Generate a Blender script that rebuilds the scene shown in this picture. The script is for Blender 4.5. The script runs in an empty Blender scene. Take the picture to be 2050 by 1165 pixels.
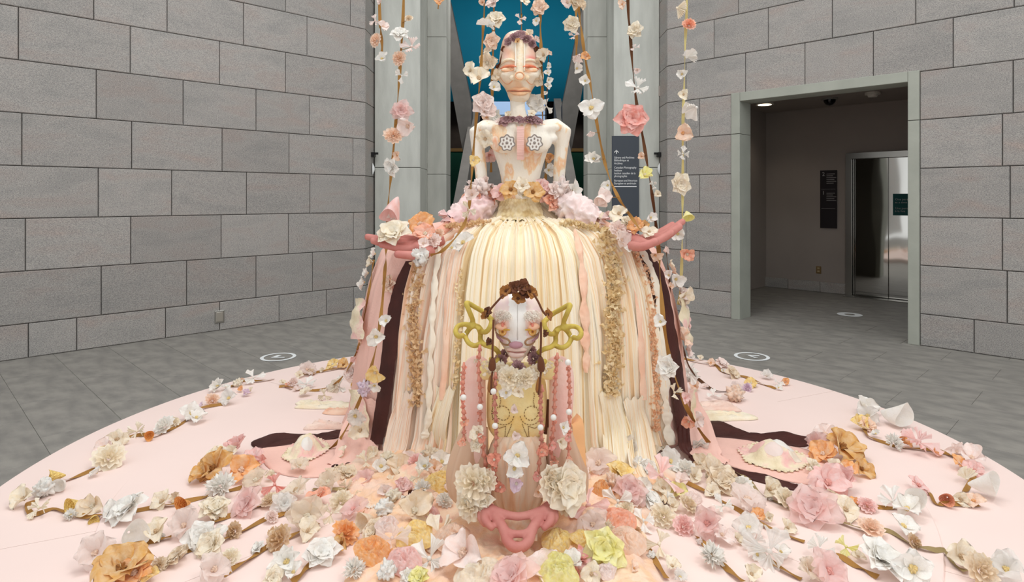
import bpy, math, random
import numpy as np
from mathutils import Vector, Matrix, Euler, noise

random.seed(7)
SC = bpy.context.scene
COL = SC.collection
PI = math.pi

# ---------------------------------------------------------------- camera, sky light, exposure
F, CX, CY, CAMZ = 1255.0, 1035.0, 397.0, 1.55          # focal length and principal point in pixels of the 2050 x 1165 frame
cam_d = bpy.data.cameras.new('camera')
cam_d.sensor_width = 36.0
cam_d.lens = F / 2050.0 * 36.0
cam_d.shift_x = -(CX - 1025.0) / 2050.0
cam_d.shift_y = -(582.5 - CY) / 2050.0
cam = bpy.data.objects.new('camera', cam_d)
cam.location = (0, 0, CAMZ)
cam.rotation_euler = (PI / 2, 0, 0)
COL.objects.link(cam)
SC.camera = cam

w = bpy.data.worlds.new('atrium_daylight')
SC.world = w
w.use_nodes = True
w.node_tree.nodes['Background'].inputs[0].default_value = (0.965, 0.988, 1.0, 1)
w.node_tree.nodes['Background'].inputs[1].default_value = 1.06

def area(name, loc, target, size, power, col=(1, 1, 1)):
    d = bpy.data.lights.new(name, 'AREA')
    d.shape = 'DISK'
    d.size = size
    d.energy = power
    d.color = col
    o = bpy.data.objects.new(name, d)
    o.location = loc
    o.rotation_euler = (Vector(target) - Vector(loc)).to_track_quat('-Z', 'Y').to_euler()
    COL.objects.link(o)
    return o

area('skylight_lamp', (-0.4, 4.0, 7.5), (0, 4.1, 0.3), 3.0, 150, (1, 0.995, 0.985))
area('front_fill', (2.2, 0.6, 5.5), (0, 4.0, 1.2), 1.2, 60, (1, 0.97, 0.93))  # unseen area light from the camera side, added for the sculpture
area('stair_hall_fill', (0, 11.0, 6.9), (0, 16.5, 3.0), 2.2, 300, (1, 0.98, 0.95))  # unseen area light added to brighten the banner and beams in the hall
SC.view_settings.view_transform = 'Standard'
SC.view_settings.look = 'None'
SC.view_settings.exposure = 0.0
SC.view_settings.gamma = 1.0
SC.view_settings.use_curve_mapping = False

# ---------------------------------------------------------------- helpers
def P(x, y, d):                                          # photograph pixel + distance -> world point
    return Vector(((x - CX) / F * d, d, CAMZ - (y - CY) / F * d))

def G(x, y, h):                                          # photograph pixel -> point of the horizontal plane z = h
    return P(x, y, F * (CAMZ - h) / (y - CY))

def lin(c):
    return tuple(((v / 255.0) / 12.92 if v / 255.0 <= 0.04045 else ((v / 255.0 + 0.055) / 1.055) ** 2.4) for v in c)

PAL = dict(white=(246, 242, 234), cream=(246, 232, 206), beige=(236, 214, 182), tan=(220, 184, 138), peach=(248, 212, 184),
           orange=(246, 176, 104), gold=(228, 174, 94), yellow=(250, 218, 134), lemon=(242, 234, 148), pink=(247, 200, 192),
           blush=(249, 228, 219), salmon=(243, 164, 150), coral=(248, 176, 142), lilac=(228, 200, 216), mauve=(164, 128, 130),
           brown=(104, 62, 40), umber=(158, 106, 56), clay=(214, 146, 126))

MATS = {}
def mat(name, rgb, rough=0.85, var=0.0, scale=6.0, rgb2=None, bump=0.0, bscale=60.0, metal=0.0, sheen=0.0, trans=0.0, stretch=None,
        emit=None, estr=0.0, uv=False, spec=0.3, detail=4.0):
    """Principled material with procedural colour mottling and fine relief."""
    if name in MATS:
        return MATS[name]
    m = bpy.data.materials.new(name)
    m.use_nodes = True
    nt = m.node_tree
    b = nt.nodes['Principled BSDF']
    c1 = (*lin(rgb), 1)
    b.inputs['Base Color'].default_value = c1
    b.inputs['Roughness'].default_value = rough
    b.inputs['Metallic'].default_value = metal
    b.inputs['Specular IOR Level'].default_value = spec
    if sheen:
        b.inputs['Sheen Weight'].default_value = sheen
    if emit:
        b.inputs['Emission Color'].default_value = (*lin(emit), 1)
        b.inputs['Emission Strength'].default_value = estr
    vec = None
    if var or bump or rgb2:
        tc = nt.nodes.new('ShaderNodeTexCoord')
        mp = nt.nodes.new('ShaderNodeMapping')
        nt.links.new(tc.outputs['UV' if uv else 'Object'], mp.inputs['Vector'])
        if stretch:
            mp.inputs['Scale'].default_value = stretch
        vec = mp.outputs['Vector']
    if var or rgb2:
        n = nt.nodes.new('ShaderNodeTexNoise')
        n.inputs['Scale'].default_value = scale
        n.inputs['Detail'].default_value = detail
        nt.links.new(vec, n.inputs['Vector'])
        r = nt.nodes.new('ShaderNodeValToRGB')
        r.color_ramp.elements[0].position = 0.35
        r.color_ramp.elements[1].position = 0.65
        c2 = lin(rgb2) if rgb2 else tuple(min(1, v * (1 + var)) for v in lin(rgb))
        c0 = lin(rgb) if rgb2 else tuple(v * (1 - var) for v in lin(rgb))
        r.color_ramp.elements[0].color = (*c0, 1)
        r.color_ramp.elements[1].color = (*c2, 1)
        nt.links.new(n.outputs['Fac'], r.inputs['Fac'])
        nt.links.new(r.outputs['Color'], b.inputs['Base Color'])
    if bump:
        n2 = nt.nodes.new('ShaderNodeTexNoise')
        n2.inputs['Scale'].default_value = bscale
        n2.inputs['Detail'].default_value = 5
        nt.links.new(vec, n2.inputs['Vector'])
        bp = nt.nodes.new('ShaderNodeBump')
        bp.inputs['Strength'].default_value = bump
        bp.inputs['Distance'].default_value = 0.01
        nt.links.new(n2.outputs['Fac'], bp.inputs['Height'])
        nt.links.new(bp.outputs['Normal'], b.inputs['Normal'])
    if trans:
        tr = nt.nodes.new('ShaderNodeBsdfTranslucent')
        tr.inputs['Color'].default_value = c1
        mx = nt.nodes.new('ShaderNodeMixShader')
        mx.inputs['Fac'].default_value = trans
        out = nt.nodes['Material Output']
        nt.links.new(b.outputs[0], mx.inputs[1])
        nt.links.new(tr.outputs[0], mx.inputs[2])
        nt.links.new(mx.outputs[0], out.inputs['Surface'])
    MATS[name] = m
    return m

def multi_mat(name, cols, scale=5.0, rough=0.9, bump=0.3, bscale=50.0, stretch=None, uv=False, sheen=0.2, trans=0.0, sharp=False):
    """Several dyed cloth colours in soft irregular patches."""
    if name in MATS:
        return MATS[name]
    m = mat(name, cols[0][1], rough, var=0.01, scale=scale, bump=bump, bscale=bscale, stretch=stretch, uv=uv, sheen=sheen, trans=trans)
    r = [n for n in m.node_tree.nodes if n.type == 'VALTORGB'][0].color_ramp
    while len(r.elements) < len(cols):
        r.elements.new(0.5)
    for e, (p, c) in zip(r.elements, cols):
        e.position = p
        e.color = (*lin(c), 1)
    if sharp:
        r.interpolation = 'CONSTANT'
    return m

def mesh(name, verts, faces, m=None, smooth=True, uvs=None):
    me = bpy.data.meshes.new(name)
    me.from_pydata([tuple(v) for v in verts], [], faces)
    if smooth:
        me.polygons.foreach_set('use_smooth', [True] * len(me.polygons))
    if uvs is not None:
        ul = me.uv_layers.new(name='UVMap')
        vi = np.zeros(len(me.loops), dtype=np.int32)
        me.loops.foreach_get('vertex_index', vi)
        ul.data.foreach_set('uv', np.asarray(uvs, dtype=np.float32)[vi].ravel())
    if m:
        me.materials.append(m)
    me.update()
    return me

def link(name, me, parent=None, loc=(0, 0, 0), rot=None, scale=None):
    o = bpy.data.objects.new(name, me)
    COL.objects.link(o)
    if parent is not None:
        o.parent = parent
    o.location = loc
    if rot is not None:
        o.rotation_euler = rot
    if scale is not None:
        o.scale = scale
    return o

def tag(o, label, cat=None, group=None, kind=None):
    o['label'] = label
    if cat:
        o['category'] = cat
    if group:
        o['group'] = group
    if kind:
        o['kind'] = kind
    return o

def empty(name, loc, label, cat=None, group=None, kind=None):
    o = bpy.data.objects.new(name, None)
    o.empty_display_size = 0.1
    COL.objects.link(o)
    o.location = loc
    return tag(o, label, cat, group, kind)

def part(name, verts, faces, m, root=None, smooth=True, uvs=None, off=None):
    """Mesh given in world coordinates, hung under root (an unrotated Empty or a mesh at a location)."""
    o0 = Vector(off) if off is not None else (world_loc(root) if root is not None else Vector((0, 0, 0)))
    vs = [Vector(v) - o0 for v in verts]
    return link(name, mesh(name, vs, faces, m, smooth, uvs), root)

def world_loc(o):
    v = Vector((0, 0, 0))
    while o is not None:
        v = v + o.location
        o = o.parent
    return v

class MB:
    """Collects shapes into one vertex / face list."""
    def __init__(s):
        s.v, s.f = [], []
    def add(s, v, f):
        b = len(s.v)
        s.v += [Vector(p) for p in v]
        s.f += [tuple(i + b for i in q) for q in f]
        return s
    def box(s, lo, hi, M=None):
        x0, y0, z0 = lo
        x1, y1, z1 = hi
        v = [Vector(p) for p in ((x0, y0, z0), (x1, y0, z0), (x1, y1, z0), (x0, y1, z0), (x0, y0, z1), (x1, y0, z1), (x1, y1, z1), (x0, y1, z1))]
        if M is not None:
            v = [M @ p for p in v]
        return s.add(v, [(3, 2, 1, 0), (4, 5, 6, 7), (0, 1, 5, 4), (1, 2, 6, 5), (2, 3, 7, 6), (3, 0, 4, 7)])
    def bbox(s, lo, hi, b, M=None):
        """Box whose edges are bevelled on the four edges around the local -Y face."""
        x0, y0, z0 = lo
        x1, y1, z1 = hi
        v = [(x0 + b, y0, z0 + b), (x1 - b, y0, z0 + b), (x1 - b, y0, z1 - b), (x0 + b, y0, z1 - b),
             (x0, y0 + b, z0), (x1, y0 + b, z0), (x1, y0 + b, z1), (x0, y0 + b, z1), (x0, y1, z0), (x1, y1, z0), (x1, y1, z1), (x0, y1, z1)]
        v = [M @ Vector(p) if M is not None else Vector(p) for p in v]
        return s.add(v, [(0, 1, 2, 3), (0, 4, 5, 1), (1, 5, 6, 2), (2, 6, 7, 3), (3, 7, 4, 0), (4, 8, 9, 5), (5, 9, 10, 6), (6, 10, 11, 7), (7, 11, 8, 4), (11, 10, 9, 8)])
    def prism(s, poly, y0, y1, M=None):
        """Polygon in x, z extruded along y."""
        n = len(poly)
        v = [Vector((x, y0, z)) for x, z in poly] + [Vector((x, y1, z)) for x, z in poly]
        if M is not None:
            v = [M @ p for p in v]
        f = [tuple(range(n)), tuple(range(2 * n - 1, n - 1, -1))] + [(i, i + n, (i + 1) % n + n, (i + 1) % n) for i in range(n)]
        return s.add(v, f)
    def tube(s, pts, radii, n=8, cap=True):
        pts = [Vector(p) for p in pts]
        if not isinstance(radii, (list, tuple)):
            radii = [radii] * len(pts)
        v, f = [], []
        prev = None
        for i, p in enumerate(pts):
            t = (pts[min(i + 1, len(pts) - 1)] - pts[max(i - 1, 0)])
            t = t.normalized() if t.length > 1e-9 else Vector((0, 0, 1))
            a = prev if prev is not None else (Vector((1, 0, 0)) if abs(t.x) < 0.8 else Vector((0, 1, 0)))
            a = (a - t * a.dot(t)).normalized()
            prev = a
            b = t.cross(a)
            for k in range(n):
                q = 2 * PI * k / n
                v.append(p + (a * math.cos(q) + b * math.sin(q)) * radii[i])
        for i in range(len(pts) - 1):
            for k in range(n):
                f.append((i * n + k, i * n + (k + 1) % n, (i + 1) * n + (k + 1) % n, (i + 1) * n + k))
        if cap:
            f.append(tuple(range(n - 1, -1, -1)))
            f.append(tuple(range((len(pts) - 1) * n, len(pts) * n)))
        return s.add(v, f)
    def grid(s, fn, nu, nv, closed=False):
        v = [fn(i / nu, j / nv) for j in range(nv + 1) for i in range(nu + (0 if closed else 1))]
        m = nu + (0 if closed else 1)
        f = []
        for j in range(nv):
            for i in range(nu):
                a, b = j * m + i, j * m + (i + 1) % m
                f.append((a, b, b + m, a + m))
        return s.add(v, f)
    def disc(s, c, r, n=24, nrm=(0, 0, 1), th=0.0):
        q = Vector(nrm).to_track_quat('Z', 'Y')
        top = [Vector(c) + q @ Vector((r * math.cos(2 * PI * k / n), r * math.sin(2 * PI * k / n), th)) for k in range(n)]
        if th == 0:
            return s.add(top, [tuple(range(n))])
        bot = [p - q @ Vector((0, 0, th)) for p in top]
        return s.add(top + bot, [tuple(range(n)), tuple(range(2 * n - 1, n - 1, -1))] + [(k, k + n, (k + 1) % n + n, (k + 1) % n) for k in range(n)])
    def ball(s, c, r, nu=10, nv=6, sc=(1, 1, 1)):
        c = Vector(c)
        return s.grid(lambda u, v: c + Vector((sc[0] * r * math.sin(PI * v) * math.cos(-2 * PI * u), sc[1] * r * math.sin(PI * v) * math.sin(-2 * PI * u), sc[2] * r * math.cos(PI * v))), nu, nv, True)
    def obj(s, name, m, root=None, smooth=True):
        return part(name, s.v, s.f, m, root, smooth)

def smooth_path(pts, n=6):
    pts = [Vector(p) for p in pts]
    if len(pts) < 3:
        return pts
    out = []
    q = [pts[0] * 2 - pts[1]] + pts + [pts[-1] * 2 - pts[-2]]
    for i in range(1, len(q) - 2):
        p0, p1, p2, p3 = q[i - 1], q[i], q[i + 1], q[i + 2]
        for k in range(n):
            t = k / n
            out.append(0.5 * ((2 * p1) + (p2 - p0) * t + (2 * p0 - 5 * p1 + 4 * p2 - p3) * t * t + (3 * p1 - p0 - 3 * p2 + p3) * t ** 3))
    out.append(pts[-1])
    return out

def ribbon(path, width, nrm, twist=0.0, seed=0, taper=None):
    """Flat cloth strip along a path; nrm = its facing direction."""
    rnd = random.Random(seed)
    ph, fr = rnd.uniform(0, 6), rnd.uniform(0.25, 0.5)
    v, f = [], []
    n = len(path)
    for i, p in enumerate(path):
        t = (path[min(i + 1, n - 1)] - path[max(i - 1, 0)]).normalized()
        s_ = t.cross(Vector(nrm))
        s_ = s_.normalized() if s_.length > 1e-6 else Vector((1, 0, 0))
        a = twist * math.sin(ph + i * fr)
        s_ = Matrix.Rotation(a, 3, t) @ s_
        ww = width * (taper(i / (n - 1)) if taper else 1)
        h = t.cross(s_) * width * 0.04
        v += [p - s_ * ww / 2, p + h, p + s_ * ww / 2]
        if i:
            b = 3 * i
            f += [(b - 3, b - 2, b + 1, b), (b - 2, b - 1, b + 2, b + 1)]
    return v, f

def text(name, body, loc, right, up, size, m, parent=None, align='LEFT', spacing=1.0, width=None):
    """Flat lettering as mesh; right / up give the plane."""
    c = bpy.data.curves.new(name, 'FONT')
    c.body = body
    c.size = size
    c.space_character = spacing
    c.align_x = align
    c.extrude = 0.0004
    c.resolution_u = 2
    o = bpy.data.objects.new(name, c)
    COL.objects.link(o)
    r, u = Vector(right).normalized(), Vector(up).normalized()
    nn = r.cross(u)
    o.matrix_world = Matrix(((r.x, u.x, nn.x, loc[0]), (r.y, u.y, nn.y, loc[1]), (r.z, u.z, nn.z, loc[2]), (0, 0, 0, 1)))
    c.materials.append(m)
    mw = o.matrix_world.copy()
    me = bpy.data.meshes.new_from_object(o)
    bpy.data.objects.remove(o)
    if width:                                             # fit the line to its measured length
        k = width / max(v.co.x for v in me.vertices)
        for v in me.vertices:
            v.co.x *= k
    o = bpy.data.objects.new(name, me)
    COL.objects.link(o)
    if parent is not None:
        o.parent = parent
        o.matrix_basis = Matrix.Translation(-world_loc(parent)) @ mw
    o['kind'] = 'stuff'
    return o

# ---------------------------------------------------------------- room: materials
def stone_mat():
    m = mat('pink_grey_granite', (128, 121, 114), 0.8)
    nt = m.node_tree
    b = nt.nodes['Principled BSDF']
    tc = nt.nodes.new('ShaderNodeTexCoord')
    oi = nt.nodes.new('ShaderNodeObjectInfo')
    ad = nt.nodes.new('ShaderNodeVectorMath')
    cm = nt.nodes.new('ShaderNodeCombineXYZ')
    ml = nt.nodes.new('ShaderNodeMath')
    ml.operation = 'MULTIPLY'
    ml.inputs[1].default_value = 37
    nt.links.new(oi.outputs['Random'], ml.inputs[0])
    nt.links.new(ml.outputs[0], cm.inputs[0])
    nt.links.new(ml.outputs[0], cm.inputs[2])
    nt.links.new(tc.outputs['Object'], ad.inputs[0])
    nt.links.new(cm.outputs[0], ad.inputs[1])
    mp = nt.nodes.new('ShaderNodeMapping')
    mp.inputs['Rotation'].default_value = (0, 0.25, 0)
    mp.inputs['Scale'].default_value = (0.5, 0.5, 1.6)
    nt.links.new(ad.outputs[0], mp.inputs['Vector'])
    big = nt.nodes.new('ShaderNodeTexNoise')
    big.inputs['Scale'].default_value = 3.2
    big.inputs['Detail'].default_value = 6
    big.inputs['Distortion'].default_value = 0.6
    nt.links.new(mp.outputs[0], big.inputs['Vector'])
    r = nt.nodes.new('ShaderNodeValToRGB')
    for e, p, c in zip([r.color_ramp.elements[0], r.color_ramp.elements[1], r.color_ramp.elements.new(0.5), r.color_ramp.elements.new(0.7)],
                       (0.2, 0.9, 0.5, 0.66), ((112, 106, 101), (150, 134, 124), (131, 124, 118), (141, 128, 121))):
        pass
    els = r.color_ramp.elements
    for e, (p, c) in zip(els, ((0.25, (156, 155, 152)), (0.5, (170, 167, 163)), (0.64, (169, 162, 157)), (0.8, (180, 166, 158)))):
        e.position = p
        e.color = (*lin(c), 1)
    nt.links.new(big.outputs['Fac'], r.inputs['Fac'])
    sp = nt.nodes.new('ShaderNodeTexNoise')
    sp.inputs['Scale'].default_value = 150
    sp.inputs['Detail'].default_value = 3
    mp2 = nt.nodes.new('ShaderNodeMapping')
    mp2.inputs['Scale'].default_value = (0.7, 0.7, 1.25)
    nt.links.new(ad.outputs[0], mp2.inputs['Vector'])
    nt.links.new(mp2.outputs[0], sp.inputs['Vector'])
    rs = nt.nodes.new('ShaderNodeValToRGB')
    rs.color_ramp.elements[0].position = 0.32
    rs.color_ramp.elements[1].position = 0.62
    rs.color_ramp.elements[0].color = (0.62, 0.62, 0.64, 1)
    rs.color_ramp.elements[1].color = (1.12, 1.1, 1.08, 1)
    nt.links.new(sp.outputs['Fac'], rs.inputs['Fac'])
    mx = nt.nodes.new('ShaderNodeMix')
    mx.data_type = 'RGBA'
    mx.blend_type = 'MULTIPLY'
    mx.inputs[0].default_value = 1
    nt.links.new(r.outputs['Color'], mx.inputs[6])
    nt.links.new(rs.outputs['Color'], mx.inputs[7])
    rv = nt.nodes.new('ShaderNodeMath')
    rv.operation = 'MULTIPLY_ADD'
    rv.inputs[1].default_value = 0.16
    rv.inputs[2].default_value = 0.94
    nt.links.new(oi.outputs['Random'], rv.inputs[0])
    m2 = nt.nodes.new('ShaderNodeMix')
    m2.data_type = 'RGBA'
    m2.blend_type = 'MULTIPLY'
    m2.inputs[0].default_value = 1
    nt.links.new(mx.outputs[2], m2.inputs[6])
    nt.links.new(rv.outputs[0], m2.inputs[7])
    nt.links.new(m2.outputs[2], b.inputs['Base Color'])
    bp = nt.nodes.new('ShaderNodeBump')
    bp.inputs['Strength'].default_value = 0.6
    bp.inputs['Distance'].default_value = 0.012
    nt.links.new(sp.outputs['Fac'], bp.inputs['Height'])
    nt.links.new(bp.outputs['Normal'], b.inputs['Normal'])
    return m

STONE = stone_mat()
JOINT = mat('dark_mortar', (112, 110, 105), 0.95)
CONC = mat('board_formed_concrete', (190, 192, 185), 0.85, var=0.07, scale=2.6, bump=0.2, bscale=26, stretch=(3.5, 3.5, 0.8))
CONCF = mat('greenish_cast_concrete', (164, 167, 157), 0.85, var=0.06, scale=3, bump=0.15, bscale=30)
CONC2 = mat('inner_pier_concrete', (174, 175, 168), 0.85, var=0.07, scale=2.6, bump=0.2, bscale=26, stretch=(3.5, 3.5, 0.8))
SLAB = mat('grey_granite_paving', (128, 125, 120), 0.55, rgb2=(150, 146, 139), scale=9, bump=0.08, bscale=160, stretch=(0.5, 3.0, 1), spec=0.4)
PLASTER = mat('warm_grey_plaster', (160, 150, 143), 0.9, var=0.03, scale=2)
STEEL = mat('polished_steel', (205, 203, 198), 0.05, metal=1.0, bump=0.5, bscale=1.3, stretch=(1.8, 1.8, 0.5))
for n_ in STEEL.node_tree.nodes:                          # broad dents only
    if n_.type == 'TEX_NOISE':
        n_.inputs['Detail'].default_value = 0.6
STEELB = mat('brushed_steel', (180, 178, 172), 0.28, metal=1.0)
WHITEP = mat('white_vinyl', (235, 238, 238), 0.6)
BLACKP = mat('black_plastic', (24, 23, 24), 0.5)
SLATE = mat('slate_sign_panel', (66, 72, 80), 0.55)
DARKSIGN = mat('near_black_sign_panel', (38, 33, 36), 0.5)
TEAL = mat('teal_banner_cloth', (0, 112, 142), 0.85, var=0.06, scale=0.8)
TEALSIGN = mat('teal_notice_card', (0, 78, 76), 0.6)
GREENW = mat('dark_green_wall', (26, 84, 66), 0.8)
BROWNW = mat('dark_brown_panelling', (66, 56, 49), 0.8, var=0.15, scale=3)
SIGNTXT = mat('white_lettering', (236, 238, 238), 0.6)
SIGNDIM = mat('grey_lettering', (178, 176, 174), 0.6)

# floor: base slab and paving stones set at 45 degrees, one object each
fl = part('floor', [(-9, -3, -0.02), (9, -3, -0.02), (9, 20, -0.02), (-9, 20, -0.02)], [(0, 1, 2, 3)], SLAB)
tag(fl, 'grey granite paving stones of the gallery floor around the platform', kind='structure')
SL, SWD = 0.92, 0.46
slab_me = mesh('paving_stone', *(lambda b: (b.v, b.f))(MB().bbox((-SL / 2 + .0012, 0, -SWD / 2 + .0012), (SL / 2 - .0012, 0.02, SWD / 2 - .0012), 0.0008)), SLAB, False)
n_slab = 0
for i in range(-16, 30):
    for j in range(-30, 40):
        u = (i + (0.5 if j % 2 else 0)) * SL
        v_ = j * SWD
        x, y = (u + v_) * 0.70711, (u - v_) * -0.70711 + 6.5
        if not (-6.2 < x < 7.5 and 2.6 < y < 12.5) or n_slab >= 298:
            continue
        if y > 11.6 - abs(x) + (3.2 if x > 0 else 0):
            continue
        if math.hypot(x, y - 3.62) < 1.9:
            continue
        px = CX + F * x / y
        py = CY + F * CAMZ / y
        if not (-160 < px < 2210 and py < 1050):
            continue
        o = link('paving_stone', slab_me, fl, (x, y, 0.0 + random.uniform(-.0006, .0006) - 0.0))
        o.rotation_euler = (-PI / 2, 0, 0)
        o.rotation_mode = 'XYZ'
        o.matrix_basis = Matrix.Translation(o.location) @ Matrix.Rotation(-PI / 4, 4, 'Z') @ Matrix.Rotation(-PI / 2, 4, 'X')
        n_slab += 1
# plain paving under and beyond the stones that can be told apart
o = part('paving_beyond', [(-9, -3, -0.004), (9, -3, -0.004), (9, 20, -0.004), (-9, 20, -0.004)], [(0, 1, 2, 3)], SLAB, fl)

# block walls
EL = Vector((-2.11, 8.735, 0))
ER = Vector((2.095, 8.755, 0))
def wall_frame(E, sx):
    """Local x runs along the wall from its inner corner towards the viewer, local -y is the visible face."""
    d = Vector((sx * 0.70711, -0.70711, 0))
    n = Vector((-sx * 0.70711, -0.70711, 0))
    return Matrix(((d.x, -n.x, 0, E.x), (d.y, -n.y, 0, E.y), (0, 0, 1, 0), (0, 0, 0, 1)))

ROWS = [0, .335, .845, 1.355, 1.865, 2.375, 2.885, 3.395, 3.905, 4.415, 4.925]
def s_of(px, sx):
    k = (px - CX) / F
    if sx < 0:
        return (EL.y - 10.845 / (1 - k)) * 1.41421
    return (ER.y - 10.85 / (1 + k)) * 1.41421

JL = {0: [57, 154, 332, 440, 559, 654, 708], 1: [203, 374, 513, 626], 2: [51, 262, 443, 578, 708], 3: [197, 344, 494, 621],
      4: [44, 264, 445, 579, 707], 5: [193, 367, 513, 620], 6: [37, 261, 440, 572, 704], 7: [188, 335, 488, 615], 8: [40, 262, 440, 572, 702], 9: [190, 340, 490, 615]}
JR = {0: [1373, 1700, 1950], 1: [1400, 2016], 2: [1373], 3: [1400, 2022], 4: [1373], 5: [1400, 2028], 6: [1373, 1492, 1611, 1748, 1908], 7: [1429, 1538, 1666, 1833, 2030],
      8: [1373, 1478, 1600, 1745, 1915], 9: [1430, 1540, 1668, 1835]}

def block_wall(name, label, E, sx, J, hole=None):
    M = wall_frame(E, sx)
    Lw = 6.6
    root = bpy.data.objects.new(name, None)
    b = MB()
    if hole:
        b.box((0.0, 0.03, 0), (hole[0], 0.3, 7), M).box((hole[1], 0.03, 0), (Lw, 0.3, 7), M).box((hole[0], 0.03, hole[2]), (hole[1], 0.3, 7), M)
    else:
        b.box((0.0, 0.03, 0), (Lw, 0.3, 7), M)
    wall = b.obj(name, JOINT, None, False)
    bpy.data.objects.remove(root)
    tag(wall, label, kind='structure')
    for k in range(len(ROWS) - 1):
        z0, z1 = ROWS[k], ROWS[k + 1]
        cuts = sorted([0.0] + [s_of(p, sx) for p in J[k]])
        while cuts[-1] < Lw - 0.6:
            cuts.append(cuts[-1] + 0.86)
        cuts.append(Lw)
        if hole:
            cuts = [c for c in cuts if not (hole[0] - .25 < c < hole[1] + .25)] if z1 <= hole[2] + .05 else cuts
            if z1 <= hole[2] + .05:
                cuts = sorted(cuts + [hole[0], hole[1]])
        for a, c in zip(cuts[:-1], cuts[1:]):
            if hole and a >= hole[0] - .01 and c <= hole[1] + .01 and z1 <= hole[2] + .05:
                continue
            if c - a < 0.05:
                continue
            g = 0.0036
            pr = random.uniform(-.0025, .0025)
            bb = MB().bbox((a + g, pr, z0 + g), (c - g, 0.05, z1 - g), 0.006, M)
            part('stone_block', bb.v, bb.f, STONE, wall, False)
    # the short return at the inner corner, running straight back
    for k in range(len(ROWS) - 1):
        z0, z1 = ROWS[k], ROWS[k + 1]
        y0, y1 = E.y + 0.006, E.y + 0.62
        xs = (E.x - 0.04, E.x) if sx < 0 else (E.x, E.x + 0.04)
        bb = MB().box((xs[0], y0, z0 + .005), (xs[1], y1, z1 - .005))
        part('stone_block', bb.v, bb.f, STONE, wall, False)
    bb = MB().box((E.x - .3 if sx < 0 else E.x + .03, E.y + .1, 0), (E.x - .03 if sx < 0 else E.x + .3, E.y + 1.2, 7))
    part('wall_core', bb.v, bb.f, JOINT, wall, False)
    # the wall runs on past the frame towards the viewer
    MB().box((Lw, 0.0, 0), (Lw + 8.5, 0.3, 7), M).obj('wall_continuation', STONE, wall, False)
    return wall, M

HS = (0.946, 3.04, 2.9)
wl, ML = block_wall('wall_left', 'pinkish grey granite block wall on the left of the sculpture', EL, -1, JL)
wr, MR = block_wall('wall_right', 'pinkish grey granite block wall with a wide concrete-framed opening', ER, 1, JR, HS)

# concrete door surround: jambs cut at 2.37 m, lintel
root = empty('door_1', MR @ Vector((2.0, 0, 0)), 'pale concrete surround of the opening to the lift lobby', kind='structure')
for a, c in ((HS[0], 1.066), (2.93, HS[1])):
    for z0, z1 in ((0, 2.372), (2.378, 2.9)):
        bb = MB().bbox((a + .002, -0.012, z0), (c - .002, 0.3, z1), 0.004, MR)
        bb.obj('jamb_block', CONCF, root, False)
MB().bbox((1.066, -0.012, 2.79), (2.93, 0.3, 2.9), 0.004, MR).obj('lintel', CONCF, root, False)

# lift lobby behind the opening
lob = MB().box((-0.6, 3.25, 0), (8, 3.4, 3.3), MR).obj('wall_lobby', PLASTER, None, False)
tag(lob, 'plain warm grey back wall of the lift lobby', kind='structure')
lsd = MB().box((-0.10, 0.32, 0), (0.0, 3.25, 3.3), MR).obj('wall_lobby_side', PLASTER, None, False)
tag(lsd, 'narrow end wall of the lift lobby beside the opening', kind='structure')
lce = MB().box((-0.6, 0.302, 3.05), (8, 3.25, 3.2), MR).obj('ceiling', PLASTER, None, False)
tag(lce, 'grey ceiling of the lift lobby', kind='structure')
lend = MB().box((5.6, 0.3, 0), (5.8, 3.3, 3.3), MR).obj('wall_lobby_end', PLASTER, None, False)
tag(lend, 'far end wall of the lift lobby', kind='structure')
base = empty('baseboard_lobby', MR @ Vector((0.5, 3.2, 0)), 'granite skirting blocks along the lobby wall', kind='structure')
def lob_s(px):
    k = (px - CX) / F
    d = MR @ Vector((0, 3.25, 0))
    # point on the lobby wall line at that pixel column
    Y = (d.x + d.y) / (1 + k)
    return (d.y - Y) * 1.41421
cuts = [-0.05, lob_s(1521), lob_s(1579), lob_s(1643), lob_s(1695)]
for a, c in zip(cuts[:-1], cuts[1:]):
    bb = MB().bbox((a + .003, 3.215, 0), (c - .003, 3.25, 0.17), 0.004, MR)
    bb.obj('skirting_block', STONE, base, False)

# lift: steel frame, mirror doors, notice
sx0, sx1 = lob_s(1697), lob_s(1697) + 1.75
lift = empty('elevator', MR @ Vector(((sx0 + sx1) / 2, 3.2, 0)), 'polished steel lift doors with a teal notice in the lobby', 'elevator')
fr = MB().box((sx0, 3.14, 0), (sx0 + .09, 3.25, 2.27), MR).box((sx1 - .09, 3.14, 0), (sx1, 3.25, 2.27), MR).box((sx0 + .09, 3.14, 2.18), (sx1 - .09, 3.25, 2.27), MR)
fr.obj('frame', STEELB, lift, False)
d0 = lob_s(1714)
dd = [sx0 + .092, d0, lob_s(1781), sx1 - .092]
for a, c in zip(dd[:-1], dd[1:]):
    MB().bbox((a + .003, 3.19, 0.012), (c - .003, 3.24, 2.175), 0.004, MR).obj('door_panel', STEEL, lift, False)
MB().box((sx0, 3.0, 0.0), (sx1, 3.19, 0.006), MR).obj('sill', STEELB, lift, False)
n1 = lob_s(1790)
card = MB().box((n1, 3.184, 1.29), (n1 + .32, 3.1895, 1.62), MR).obj('notice', TEALSIGN, lift, False)
RW = Vector((0.70711, -0.70711, 0))
UPV = Vector((0, 0, 1))
def on_lobby(s, z, y=3.18):
    return MR @ Vector((s, y, z))
text('lettering', 'One person\nat a time\n\nUne personne\nà la fois', on_lobby(n1 + .03, 1.52), RW, UPV, 0.045, SIGNDIM, card)

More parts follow.
